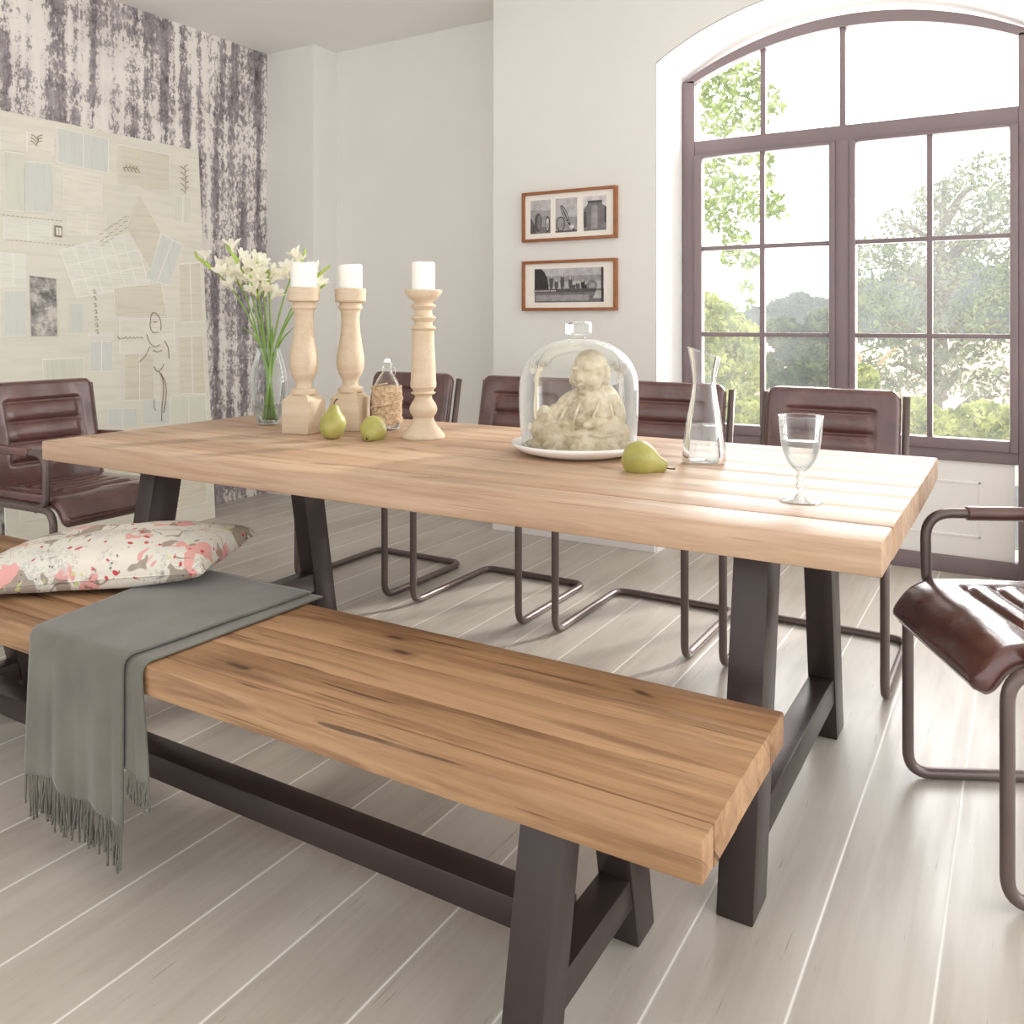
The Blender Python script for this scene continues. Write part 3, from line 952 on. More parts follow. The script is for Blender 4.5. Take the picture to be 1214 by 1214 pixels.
# twine bottle
bt = empty('swing_top_bottle', (-1.893, 2.335, TZ)); tag(bt, 'clear swing-top glass bottle wrapped in twine behind the lying pear', 'bottle')
bm = bmesh.new()
pr = [(0, .003), (.040, 0), (.046, .006), (.047, .03), (.047, .130)] + smoothprof([(.046, .140), (.040, .160), (.026, .185), (.016, .200), (.0145, .215)], 5) + [(.018, .218), (.018, .228), (.013, .230)]
lathe(bm, pr, 36); obj('glass_body', bm, M['glass_thin'], bt)
bm = bmesh.new()
turns = 22
pts = []
for k in range(turns*24):
    a = k*2*PI/24; z = .022 + .128*k/(turns*24) + .004*math.sin(a+.8)
    rr = .0495 + .0008*math.sin(k*.31)
    pts.append((rr*math.cos(a), rr*math.sin(a), z))
tube(bm, pts, .0033, 6)
for j in range(9):   # diagonal wraps
    pts = []
    for k in range(40):
        a = j*.5 + k*.09*2.2; pts.append((.0535*math.cos(a), .0535*math.sin(a), .03+j*.006+.0022*k))
    tube(bm, pts, .0024, 5)
obj('twine_wrap', bm, M['twine'], bt)
bm = bmesh.new()
tube(bm, cr3([(.018, 0, .205), (.030, 0, .215), (.034, .004, .200), (.028, .004, .186), (.020, .002, .195), (.016, 0, .222), (.004, 0, .240)], 6), .0016, 6)
tube(bm, cr3([(-.018, 0, .205), (-.019, 0, .222), (-.008, 0, .240), (.004, 0, .241)], 6), .0016, 6)
obj('wire_clasp', bm, M['wire'], bt)
bm = bmesh.new(); lathe(bm, [(0, .228), (.011, .228), (.013, .234), (.010, .243), (0, .246)], 20); obj('stopper', bm, M['porcelain'], bt)

# cloche with plate and statue
cl = Vector((-1.081, 2.182, TZ))
pl = empty('cake_plate', cl); tag(pl, 'round white porcelain plate under the glass cloche', 'plate')
bm = bmesh.new()
lathe(bm, [(0, .002), (.120, .0), (.130, .003), (.170, .014), (.186, .025), (.190, .031), (.188, .036), (.178, .033), (.150, .022), (.130, .0165), (0, .0165)], 72)
obj('dish', bm, M['porcelain'], pl, auto=60)
ch = empty('glass_cloche', cl + Vector((0, 0, .0235))); tag(ch, 'clear bell-shaped glass cloche with square knob over the seated statue', 'cloche')
bm = bmesh.new()
prof = [(.155, .0), (.159, .004), (.160, .010)] + smoothprof([(.163, .03), (.167, .10), (.167, .170), (.158, .215), (.135, .252), (.100, .280), (.055, .298), (.022, .302)], 8) + [(0, .303)]
lathe(bm, prof, 72)
o = obj('dome', bm, M['glass_thin'], ch)
bm = bmesh.new(); tube(bm, [(0.158*math.cos(2*PI*k/48), 0.158*math.sin(2*PI*k/48), 0.003) for k in range(49)], 0.003, 8); obj('rim', bm, M['glass_thin'], ch)
bm = bmesh.new()
lathe(bm, [(.022, .300), (.018, .306), (.017, .312)], 24)
box(bm, -.030, .030, -.030, .030, .310, .350, .010, 4)
kb = obj('knob', bm, M['glass_thin'], ch, auto=60); 

def statue():
    root = empty('buddha_statue', cl + Vector((0, 0, .0168)), YAW); tag(root, 'weathered cream stone seated laughing buddha statue under the glass cloche', 'statue')
    bm = bmesh.new()
    def E(c, r, rot=None): ellip(bm, c, r, rot)
    # local: x = right in photo, y = away, z up
    rx = lambda a: Matrix.Rotation(R(a), 3, 'Y')
    rx = lambda a: Matrix.Rotation(R(a), 3, 'Y')
    E((.018, .004, .080), (.074, .058, .072)); E((.030, .006, .118), (.060, .044, .040)); E((.030, .006, .140), (.040, .034, .022))
    Hc = Vector((.030, .0, .190)); f = Vector((-.62, -.78, -.12)).normalized(); l = Vector((.78, -.62, 0)).normalized(); Z = Vector((0, 0, 1))
    E(Hc, (.047, .048, .050)); E(Hc+Z*.012, (.044, .045, .044)); E(Hc+f*.012-Z*.018, (.040, .040, .034))
    E(Hc+f*.052-Z*.004, (.008, .008, .012)); E(Hc+f*.053-Z*.010, (.012, .010, .007))
    for sg in (-1, 1):
        E(Hc+f*.043+l*sg*.018+Z*.014, (.014, .010, .005), Matrix.Rotation(math.atan2(l.y, l.x), 3, 'Z'))
        E(Hc+f*.034+l*sg*.024-Z*.016, (.016, .016, .014))
        E(Hc+l*sg*.048-Z*.002-f*.004, (.009, .012, .020)); E(Hc+l*sg*.048-Z*.022, (.008, .009, .011))
    E(Hc+f*.046-Z*.026, (.014, .012, .0045)); E(Hc+f*.043-Z*.033, (.011, .010, .004)); E(Hc+f*.036-Z*.044, (.016, .014, .010))
    E((-.030, .000, .108), (.024, .030, .046), rx(42)); E((-.062, -.012, .084), (.024, .030, .034), rx(40)); E((-.088, -.028, .096), (.015, .015, .014)); E((-.098, -.026, .086), (.012, .013, .012))
    E((.086, .004, .112), (.024, .032, .046), rx(-18)); E((.098, -.006, .086), (.022, .032, .040), rx(-4)); E((.080, -.024, .060), (.034, .036, .026))
    E((.036, -.056, .070), (.024, .016, .012)); E((.018, -.060, .064), (.014, .010, .008)); E((.050, -.050, .072), (.018, .020, .012))
    E((-.068, -.020, .045), (.056, .054, .040), rx(6)); E((.074, -.026, .038), (.056, .054, .034), rx(-6))
    E((-.020, -.052, .030), (.070, .036, .026)); E((.034, -.060, .028), (.066, .030, .022))
    E((0, 0, .012), (.122, .092, .014)); E((.004, -.02, .006), (.128, .09, .010))
    for k in range(13):
        a = R(175 + k*17)
        E((.120*math.cos(a), .088*math.sin(a)-.006, .012), (.014, .012, .010 + .003*(k % 2)))
    for pts_ in ([(.005, -.046, .128), (-.008, -.058, .100), (-.020, -.070, .066), (-.018, -.080, .040)], [(.050, -.044, .126), (.040, -.056, .100), (.030, -.062, .082)],
                 [(-.024, -.030, .118), (-.044, -.048, .088), (-.058, -.066, .060)], [(.078, -.034, .110), (.084, -.044, .080), (.100, -.050, .050)],
                 [(-.070, -.064, .060), (-.040, -.082, .044), (.0, -.088, .040)], [(.100, -.070, .050), (.060, -.088, .040), (.020, -.088, .044)], [(-.040, -.022, .124), (-.066, -.036, .100), (-.090, -.044, .066)]):
        tube(bm, cr3(pts_, 6), .0042, 8)
    bm.verts.ensure_lookup_table()
    o = obj('body', bm, M['stone'], root)
    o.scale = (1.10, 1.10, 1.13)
    md = o.modifiers.new('remesh', 'REMESH'); md.mode = 'VOXEL'; md.voxel_size = .0024; md.use_smooth_shade = True
    md = o.modifiers.new('smooth', 'SMOOTH'); md.factor = .5; md.iterations = 3
    tx = bpy.data.textures.new('stone_noise', 'CLOUDS'); tx.noise_scale = .018; tx.noise_depth = 3
    md = o.modifiers.new('disp', 'DISPLACE'); md.texture = tx; md.strength = .0022; md.mid_level = .5
statue()

# carafe
cf = empty('water_carafe', (-.728, 2.212, TZ)); tag(cf, 'clear glass carafe with slanted lip and some water beside the cloche', 'carafe')
bm = bmesh.new()
pr = smoothprof([(.057, .006), (.0575, .02), (.053, .060), (.046, .110), (.038, .150), (.032, .185), (.0300, .212), (.033, .245), (.0385, .272), (.042, .290)], 6)
rings = lathe(bm, [(0, .002), (.050, .0)] + pr, 48)
for v in bm.verts:
    if v.co.z > .20:
        k = (v.co.z-.20)/.09; xr_ = v.co.x*math.cos(YAW)+v.co.y*math.sin(YAW)
        v.co.z -= k*xr_*.35
obj('glass_body', bm, M['glass_thin'], cf)
bm = bmesh.new()
lp = []
for k in range(49):
    a = 2*PI*k/48; x_, y_ = .042*math.cos(a), .042*math.sin(a)
    lp.append((x_, y_, .290 - (x_*math.cos(YAW)+y_*math.sin(YAW))*.35))
tube(bm, lp, .0016, 8); obj('rim', bm, M['glass_thin'], cf)
bm = bmesh.new(); lathe(bm, [(0, .006), (.048, .006), (.0535, .012), (.0535, .02), (.050, .058), (.0455, .098), (.0445, .100), (0, .099)], 48)
M['water'] = thin_glass('still_water', (.93, .95, .95, 1), haze=.18, ior=1.33, edge=.2)
obj('water', bm, M['water'], cf)

# goblet
gb = empty('wine_glass', (-.400, 1.842, TZ)); tag(gb, 'clear stemmed wine glass with knopped stem near the table corner', 'glass')
bm = bmesh.new()
lathe(bm, [(0, .0), (.043, .0), (.044, .002), (.040, .004), (.018, .008), (.007, .014), (.0055, .022), (.009, .028), (.0105, .033), (.008, .038), (.006, .041), (.0075, .045), (.0095, .049), (.0075, .053), (.006, .058), (.008, .063)], 40)
obj('stem', bm, M['glass_thin'], gb)
bm = bmesh.new()
lathe(bm, smoothprof([(.007, .062), (.018, .070), (.031, .090), (.039, .118), (.0425, .150), (.0445, .177)], 6), 44)
obj('bowl', bm, M['glass_thin'], gb)
bm = bmesh.new(); tube(bm, [(0.0445*math.cos(2*PI*k/48), 0.0445*math.sin(2*PI*k/48), 0.177) for k in range(49)], 0.0009, 8); obj('rim', bm, M['glass_thin'], gb)
bm = bmesh.new(); lathe(bm, [(0, .068), (.016, .071), (.029, .090), (.0355, .112), (.0375, .124), (0, .124)], 44)
obj('water', bm, M['water'], gb)

# vase + freesias
vz = empty('glass_vase', (-2.350, 2.226, TZ)); tag(vz, 'oval clear glass vase holding white freesias', 'vase')
bm = bmesh.new()
pr = smoothprof([(.036, .004), (.047, .03), (.060, .085), (.066, .140), (.062, .190), (.050, .235), (.042, .262), (.041, .275)], 6)
lathe(bm, [(0, .008), (.030, .002)] + pr, 48); obj('glass_body', bm, M['glass_thin'], vz)
bm = bmesh.new(); tube(bm, [(0.041*math.cos(2*PI*k/48), 0.041*math.sin(2*PI*k/48), 0.275) for k in range(49)], 0.0016, 8); obj('rim', bm, M['glass_thin'], vz)
bm = bmesh.new(); lathe(bm, [(0, .010), (.033, .010), (.044, .035), (.053, .070), (0, .070)], 40); obj('water', bm, M['water'], vz)
VO = Vector((-2.350, 2.226, TZ)); RR = Vector((math.cos(YAW), math.sin(YAW), 0)); DD = Vector((-math.sin(YAW), math.cos(YAW), 0))
def vp(a, d, z): return VO + RR*a + DD*d + Vector((0, 0, z))
fres = [(-.258, .00, .605, 5, 'far left'), (-.175, .03, .580, 4, ''), (-.140, -.02, .640, 6, ''), (-.085, .04, .600, 6, ''), (-.040, -.01, .590, 6, ''), (-.010, .03, .545, 5, ''), (-.055, -.03, .520, 4, ''),
        (.115, .06, .620, 4, ''), (.200, .04, .565, 5, ''), (.180, .07, .500, 3, '')]
flab = ['white freesia reaching furthest left out of the vase', 'white freesia second from the left, half hidden among its neighbours', 'tallest white freesia at the left of the bouquet',
        'white freesia in the middle of the left cluster', 'white freesia right of the left cluster\'s tallest stem', 'white freesia close beside the left candlestick', 'low white freesia in front of the left cluster',
        'freesia with green buds rising behind the left candle', 'white freesia reaching furthest right, between two candles', 'low freesia spray bending right behind the left candlestick']
rnd = random.Random(11)
def flower_mesh(bm, c, d, s):
    d = d.normalized(); q = d.to_track_quat('Z', 'Y').to_matrix()
    base = Vector(c)
    # tube throat
    tube(bm, [base, base+d*s*.5, base+d*s*.8], [s*.06, s*.13, s*.24], 6, caps=False)
    for k in range(6):
        a = k*PI/3 + rnd.uniform(-.1, .1)
        o_ = 1.0 if k % 2 else .85
        e1 = q @ Vector((math.cos(a), math.sin(a), 0)); e2 = q @ Vector((-math.sin(a), math.cos(a), 0))
        p0 = base+d*s*.7+e1*s*.16
        p1 = base+d*s*1.0+e1*s*.45*o_
        p2 = base+d*s*1.25+e1*s*.75*o_
        w1 = s*.28
        v = [bm.verts.new(x) for x in (p0-e2*s*.12, p0+e2*s*.12, p1+e2*w1, p1-e2*w1, p2+e2*s*.12, p2-e2*s*.12, p1+d*(-s*.06))]
        bm.faces.new((v[0], v[1], v[6])); bm.faces.new((v[1], v[2], v[6])); bm.faces.new((v[3], v[0], v[6]))
        bm.faces.new((v[2], v[4], v[5], v[3], v[6])) if False else None
        bm.faces.new((v[2], v[4], v[6])); bm.faces.new((v[4], v[5], v[6])); bm.faces.new((v[5], v[3], v[6]))
for i, (a, d, z, nf, _) in enumerate(fres):
    root = empty('freesia', VO + Vector((0, 0, .02))); tag(root, flab[i], 'flower', 'freesias in the glass vase')
    O = root.location
    b0 = vp(-a*.10 + rnd.uniform(-.012, .012), rnd.uniform(-.012, .012), .016)
    nk = vp(a*.10 + rnd.uniform(-.008, .008), rnd.uniform(-.015, .015)+d*.1, .262)
    tip = vp(a, d, z)
    mid = nk.lerp(tip, .55) + Vector((0, 0, .03)) - RR*a*.10
    path = cr3([b0, nk, mid, tip + RR*(-.0)*a], 10)
    bm = bmesh.new(); tube(bm, [p-O for p in path], [.0046 - .0022*k/len(path) for k in range(len(path))], 7)
    if i in (0, 3, 5, 8):   # a long blade leaf
        lt = nk + RR*(a*.35+.01) + Vector((0, 0, .10)); pth = cr3([b0, nk+DD*.01, lt], 8)
        pr_ = None
        for k, p in enumerate(pth):
            ww = .006*math.sin(PI*min(1, (k+2)/(len(pth)+1)))
            q_ = (bm.verts.new(p-O-RR*ww), bm.verts.new(p-O+RR*ww))
            if pr_: bm.faces.new((pr_[0], pr_[1], q_[1], q_[0]))
            pr_ = q_
    obj('stem', bm, M['stem'], root)
    nb = len(path)
    side = RR*(1 if a > 0 else -1)*.5 + Vector((0, 0, .8))
    for k in range(nf):
        t = .99 - (k+2.2)*.052
        p = path[min(nb-1, max(0, int(t*nb)))]
        dirv = (Vector((0, 0, .9)) + RR*rnd.uniform(-.9, .9) + DD*rnd.uniform(-1.0, .5))
        bm = bmesh.new(); flower_mesh(bm, p-O, dirv, rnd.uniform(.038, .048)); obj('blossom', bm, M['petal'], root)
        bm = bmesh.new(); ellip(bm, (p-O)+dirv.normalized()*.006, (.004, .004, .010), dirv.to_track_quat('Z', 'Y').to_matrix(), 10, 8); obj('calyx', bm, M['bud'], root)
    tdir = (tip - path[-6]).normalized()
    for k in range(5):
        p = tip - O - tdir*.016*k
        dv = tdir + RR*rnd.uniform(-.5, .5) + Vector((0, 0, .4))
        bm = bmesh.new(); ellip(bm, p + dv.normalized()*.010, (.0045+.0006*k, .0045+.0006*k, .013+.001*k), dv.to_track_quat('Z', 'Y').to_matrix(), 10, 8)
        obj('bud', bm, M['bud'], root)

# ------------------------------------------------------------------ pictures
M['mframe'] = simple('picture_frame_wood', srgb(158, 98, 56), .4, 0, .08, 30)
M['mat'] = simple('picture_mat_board', srgb(246, 240, 230), .8, 0, .01)
def grey(v, nm='print_grey'): return simple('%s_%d' % (nm, v), srgb(v+4, v, v), .6, 0, .10, 40)
G = {k: grey(k) for k in (50, 88, 125, 160, 190, 215)}
PXC = -2.028; PW = .545; PH = .262; PY = YP
def picture(label, zc, groups):
    root = empty('framed_picture', (PXC, PY, zc)); tag(root, label, 'picture', 'wooden framed prints on the wall')
    hw, hh = PW/2, PH/2; t = .015; d0, d1 = -.028, -.0005
    bm = bmesh.new()
    box(bm, -hw, hw, d0, d1, hh-t, hh, .0015); box(bm, -hw, hw, d0, d1, -hh, -hh+t, .0015)
    box(bm, -hw, -hw+t, d0, d1, -hh+t, hh-t, .0015); box(bm, hw-t, hw, d0, d1, -hh+t, hh-t, .0015)
    obj('frame', bm, M['mframe'], root, auto=30)
    bm = bmesh.new(); box(bm, -hw+t, hw-t, -.014, -.004, -hh+t, hh-t); obj('mat', bm, M['mat'], root, smooth=False)
    for shapes in groups:
        bm = bmesh.new(); mats = [G[k] for k in (50, 88, 125, 160, 190, 215)]; ix = {50: 0, 88: 1, 125: 2, 160: 3, 190: 4, 215: 5}
        for li, (g_, poly) in enumerate(shapes):
            f = bm.faces.new([bm.verts.new((x, -.0145 - li*.0002, z)) for x, z in poly]); f.material_index = ix[g_]
        me = obj('photo_print', bm, mats, root, smooth=False)
def rect(x0, x1, z0, z1): return [(x0, z0), (x1, z0), (x1, z1), (x0, z1)]
def disc(cx, cz, rx_, rz_, n=14, rot=0):
    return [(cx+rx_*math.cos(t*2*PI/n)*math.cos(rot)-rz_*math.sin(t*2*PI/n)*math.sin(rot), cz+rx_*math.cos(t*2*PI/n)*math.sin(rot)+rz_*math.sin(t*2*PI/n)*math.cos(rot)) for t in range(n)]
zb, zt_ = -.088, .088
p1 = [(160, rect(-.225, -.105, zb, zt_)), (190, [(-.225, .088), (-.225, .04), (-.105, .03), (-.105, .088)]), (125, rect(-.225, -.105, zb, -.055)), (88, disc(-.178, -.03, .022, .05)), (125, disc(-.172, -.03, .012, .04)),
      (88, [(-.225, -.088), (-.225, 0), (-.195, -.05), (-.19, -.088)]), (50, disc(-.122, -.04, .014, .042)), (215, disc(-.122, -.04, .009, .034)), (125, disc(-.121, -.05, .004, .02))]
p2 = [(190, rect(-.075, .050, zb, zt_)), (160, rect(-.075, .050, zb, -.01)), (88, disc(-.045, -.045, .026, .04)), (160, disc(-.045, -.045, .020, .033)), (50, disc(-.022, .01, .014, .048, rot=.45)), (190, disc(-.022, .01, .010, .042, rot=.45)), (88, disc(-.022, .01, .004, .042, rot=.45)),
      (50, [(-.005, -.04), (.003, -.035), (.038, -.078), (.03, -.085)]), (215, disc(.02, -.062, .014, .012)), (88, rect(-.075, .050, zb, -.080))]
p3 = [(215, rect(.085, .215, zb, zt_)), (190, rect(.085, .13, -.05, .03)), (125, [(.088, -.088), (.088, .02), (.108, .045), (.115, .065), (.185, .065), (.19, .045), (.213, .03), (.213, -.088)]), (160, [(.13, -.08), (.13, .04), (.165, .04), (.165, -.08)]), (88, rect(.110, .190, .052, .064)), (50, [(.205, -.05), (.205, .03), (.213, .03), (.213, -.05)]), (88, rect(.088, .105, -.07, .01))]
picture('upper wooden framed print with three small black and white kitchen photos', 1.683, [p1, p2, p3])
r_ = random.Random(5)
q1 = [(190, rect(-.20, .20, zb, zt_)), (160, rect(-.20, .20, .02, .05)), (125, rect(-.20, .20, zb, -.02)), (50, [(-.20, -.03), (-.20, .088), (-.16, .088), (-.14, .07), (-.125, .04), (-.115, 0), (-.12, -.03)])]
for cx, h_ in ((-.10, .07), (-.07, .05), (-.035, .075), (.012, .06), (.03, .03), (.055, .035), (.085, .045), (.10, .03)):
    q1.append((50 if r_.random() < .6 else 88, disc(cx, -.02+h_*.5, .012, h_*.5, 10))); q1.append((190, disc(cx, -.02+h_*.92, .006, .008, 8)))
q1 += [(125, disc(.135, -.005, .03, .028)), (160, disc(.135, -.005, .018, .018)), (88, rect(-.20, .16, -.035, -.018)), (160, rect(-.19, .12, -.08, -.05)), (50, rect(.188, .197, zb, zt_)), (190, [(.14, -.07), (.16, -.03), (.188, -.03), (.188, -.07)])]
for k in range(12): q1.append((215, disc(-.195+k*.011, -.028, .004, .004, 6)))
picture('lower wooden framed print with one wide black and white outdoor scene', 1.320, [q1])

# ------------------------------------------------------------------ leaning board collaged with papers
bd = empty('collage_board', (-4.02, 2.86, 0)); tag(bd, 'large cream board pasted with old papers and drawings, leaning on the weathered wall', 'board')
TH = math.atan2(.26, 2.16)
def BP(s, t, off=0.0):
    """board point: s = world y, t = length up the board; off = out of the face (+X)"""
    return Vector((-t*math.sin(TH)+off*math.cos(TH), s-2.86, t*math.cos(TH)+off*math.sin(TH)))
def bquad(bm, pts, off, mi=0):
    f = bm.faces.new([bm.verts.new(BP(p[0], p[1], off)) for p in pts]); f.material_index = mi; return f
BH = 2.176
out = [(2.22, .0), (3.402, .0), (3.495, BH), (2.27, BH)]
bm = bmesh.new()
fv = [bm.verts.new(BP(s, t, 0)) for s, t in out]; bv = [bm.verts.new(BP(s, t, -.012)) for s, t in out]
bm.faces.new(fv); bm.faces.new(bv[::-1])
for k in range(4): bm.faces.new((fv[k], fv[(k+1) % 4], bv[(k+1) % 4], bv[k]))
def m_paper(name, c, lines=None, amt=.3, rot=0.0):
    m, nt, b = newmat(name)
    v = coords(nt, rot=(0, 0, 0))
    n = noise_t(nt, v, 2.5, 3)
    d = tuple(x*.93 for x in c[:3])+(1,)
    col = ramp(nt, n, [(.35, d), (.65, c)])
    if lines:
        wv = N(nt, 'ShaderNodeTexNoise'); wv.inputs['Scale'].default_value = 1.0
        mp_ = N(nt, 'ShaderNodeMapping'); mp_.inputs['Scale'].default_value = lines; mp_.inputs['Rotation'].default_value = (rot, 0, 0)
        L(nt, v, mp_.inputs[0]); L(nt, mp_.outputs[0], wv.inputs['Vector'])
        col = mix(nt, math_(nt, 'MULTIPLY', ramp(nt, wv.outputs['Fac'], [(.5, (0, 0, 0, 1)), (.62, (1, 1, 1, 1))]), amt), col, srgb(200, 194, 178))
    L(nt, col, b.inputs['Base Color']); b.inputs['Roughness'].default_value = .8
    b.inputs['Specular IOR Level'].default_value = .3
    return m
M['board'] = m_paper('cream_collage_paper', srgb(238, 234, 220), (1, 3, 40), .15)
obj('board_panel', bm, M['board'], bd, smooth=False)
pap = {'a': m_paper('paper_ivory', srgb(242, 238, 224), (1, 6, 90), .22), 'b': m_paper('paper_pale_blue', srgb(226, 229, 222), (1, 90, 4), .2), 'c': m_paper('paper_sand', srgb(230, 224, 206), (1, 5, 70), .3),
       'd': m_paper('paper_white', srgb(242, 240, 230), (1, 5, 110), .25), 'e': m_paper('paper_greenish', srgb(232, 231, 216), (1, 60, 5), .2)}
M['pline'] = m_paper('paper_edge_white', srgb(252, 249, 240))
M['ink'] = simple('faded_ink', srgb(158, 146, 126), .8, 0, .1, 60)
sheets = [('d', [(2.583, 1.503), (3.002, 1.631), (3.078, 1.349), (2.656, 1.267)]), ('b', [(3.191, 1.639), (3.323, 1.581), (3.21, 1.349), (3.06, 1.381)]),
 ('c', [(3.064, 1.856), (3.182, 1.652), (3.096, 1.43), (2.968, 1.656)]), ('c', [(2.864, 1.318), (3.155, 1.356), (3.182, 1.17), (2.862, 1.168)]), ('b', [(2.433, 1.936), (2.576, 1.946), (2.557, 1.695), (2.416, 1.688)]),
 ('b', [(2.612, 2.142), (2.896, 2.137), (2.881, 1.948), (2.599, 1.963)]), ('e', [(2.332, 1.97), (2.427, 1.973), (2.407, 1.687), (2.314, 1.685)]), ('a', [(2.628, 1.932), (2.84, 1.928), (2.824, 1.734), (2.612, 1.719)]),
 ('c', [(2.955, 2.115), (3.102, 2.117), (3.083, 1.897), (2.937, 1.896)]), ('c', [(3.113, 2.114), (3.28, 2.113), (3.26, 1.901), (3.094, 1.894)]), ('a', [(2.634, 1.704), (2.847, 1.709), (2.838, 1.598), (2.625, 1.589)]),
 ('e', [(3.298, 1.876), (3.41, 1.875), (3.395, 1.722), (3.284, 1.726)]), ('c', [(3.289, 1.47), (3.439, 1.488), (3.424, 1.146), (3.269, 1.136)]), ('c', [(3.256, 1.049), (3.413, 1.056), (3.400, .72), (3.226, .733)]),
 ('a', [(2.886, 1.155), (3.226, 1.156), (3.208, .964), (2.871, .974)]), ('c', [(2.9, .964), (3.076, .958), (3.054, .708), (2.88, .722)]), ('b', [(2.707, 1.036), (2.831, 1.034), (2.819, .878), (2.695, .884)]),
 ('d', [(2.701, 1.08), (2.84, 1.078), (2.837, 1.047), (2.699, 1.049)]), ('b', [(2.288, 1.287), (2.388, 1.29), (2.374, 1.072), (2.274, 1.073)]), ('b', [(2.612, 1.232), (2.681, 1.233), (2.669, 1.08), (2.601, 1.081)]),
 ('b', [(2.99, .709), (3.15, .696), (3.138, .57), (2.98, .586)]), ('e', [(3.168, .718), (3.400, .71), (3.385, .456), (3.147, .485)]), ('b', [(2.778, .681), (2.946, .667), (2.938, .577), (2.771, .594)]),
 ('d', [(2.28, 1.469), (2.401, 1.469), (2.39, 1.311), (2.269, 1.306)]), ('a', [(2.32, 2.093), (2.581, 2.087), (2.574, 1.989), (2.313, 1.983)]), ('d', [(2.311, 1.644), (2.541, 1.65), (2.534, 1.551), (2.304, 1.54)]),
 ('e', [(2.45, .95), (2.66, .95), (2.65, .62), (2.44, .62)]), ('c', [(2.70, .55), (3.0, .55), (2.99, .30), (2.69, .30)]), ('a', [(2.30, .60), (2.60, .60), (2.59, .20), (2.29, .20)]), ('c', [(3.08, .42), (3.36, .42), (3.35, .10), (3.07, .10)])]
for k, (mk, pts) in enumerate(sheets):
    bm = bmesh.new(); off = .0012 + .0004*(k % 5)
    cs = sum((p[0] for p in pts))/4; ct = sum((p[1] for p in pts))/4
    bquad(bm, [(cs+(p[0]-cs)*1.035, ct+(p[1]-ct)*1.035) for p in pts], off, 1)
    bquad(bm, pts, off+.0002, 0)
    # inner division lines of the sheet
    nl = (6 if k == 0 else random.choice((0, 1, 2, 2)))
    for q in range(1, nl):
        t = q/nl
        a = (pts[0][0]+(pts[1][0]-pts[0][0])*t, pts[0][1]+(pts[1][1]-pts[0][1])*t); b_ = (pts[3][0]+(pts[2][0]-pts[3][0])*t, pts[3][1]+(pts[2][1]-pts[3][1])*t)
        w_ = .003; bquad(bm, [(a[0]-w_, a[1]), (a[0]+w_, a[1]), (b_[0]+w_, b_[1]), (b_[0]-w_, b_[1])], off+.0004, 1)
    if k == 0:
        for t in (.33, .66):
            a = (pts[0][0]+(pts[3][0]-pts[0][0])*t, pts[0][1]+(pts[3][1]-pts[0][1])*t); b_ = (pts[1][0]+(pts[2][0]-pts[1][0])*t, pts[1][1]+(pts[2][1]-pts[1][1])*t)
            bquad(bm, [(a[0], a[1]-.003), (b_[0], b_[1]-.003), (b_[0], b_[1]+.003), (a[0], a[1]+.003)], off+.0004, 1)
    obj('paper_sheet', bm, [pap[mk], M['pline']], bd, smooth=False)
def m_bw():
    m, nt, b = newmat('grey_engraving'); v = coords(nt)
    n = noise_t(nt, v, 16, 5, .65)
    L(nt, ramp(nt, n, [(.38, srgb(120, 114, 112)), (.5, srgb(170, 164, 160)), (.62, srgb(216, 210, 202))]), b.inputs['Base Color']); b.inputs['Roughness'].default_value = .8
    return m
bm = bmesh.new(); bquad(bm, [(2.414, 1.366), (2.546, 1.355), (2.530, 1.069), (2.402, 1.071)], .005); obj('engraving_print', bm, m_bw(), bd, smooth=False)
bm = bmesh.new(); bquad(bm, [(2.557, 1.63), (2.597, 1.628), (2.592, 1.569), (2.553, 1.572)], .005)
for (a, b_) in ((2.563, 1.60), (2.578, 1.60)): bquad(bm, [(a, b_+.02), (a+.012, b_+.02), (a+.012, b_-.02), (a, b_-.02)], .0055, 1)
obj('small_print', bm, [M['ink'], pap['d']], bd, smooth=False)
# ink drawings: a sketched standing figure, sprigs, handwriting-like strokes
def stroke(bm, pts, wd=.003, off=.0056):
    P_ = cr3([BP(s, t, off) for s, t in pts], 5)
    tube(bm, P_, wd*.36, 4)
bm = bmesh.new()
S0, T0 = 3.10, 1.17
for pl_ in ([(-.03, -.02), (-.02, .01), (.0, .02), (.025, .0), (.035, -.04), (.03, -.08)], [(-.03, -.02), (-.035, -.06), (-.02, -.09), (.01, -.09)], [(-.012, -.03), (0, -.035), (.012, -.03)],
          [(-.05, -.17), (-.08, -.22), (-.12, -.25)], [(-.06, -.10), (-.05, -.14), (-.02, -.17), (.02, -.16)], [(.05, -.14), (.07, -.18), (.07, -.24)], [(-.03, -.19), (.0, -.20), (.03, -.19)],
          [(-.03, -.28), (-.01, -.31), (.02, -.29), (.03, -.27)], [(.0, -.31), (.02, -.36), (.015, -.44), (.0, -.50), (-.01, -.58)], [(.01, -.32), (.035, -.38), (.03, -.46), (.008, -.54)],
          [(-.045, -.46), (-.05, -.50), (-.04, -.52)]):
    stroke(bm, [(S0+a, T0+b_) for a, b_ in pl_], .006)
obj('figure_sketch', bm, M['ink'], bd)
bm = bmesh.new(); rk = random.Random(2)
for (s0, t0, s1, n_) in ((2.86, 1.05, 3.02, 7), (2.62, 1.66, 2.98, 0), (2.74, 1.28, 2.74, 0)):
    for k in range(n_):
        a = s0+(s1-s0)*k/n_; stroke(bm, [(a, t0), (a+.006, t0+.01*rk.random()), (a+.014, t0-.006*rk.random()), (a+.02, t0)], .004)
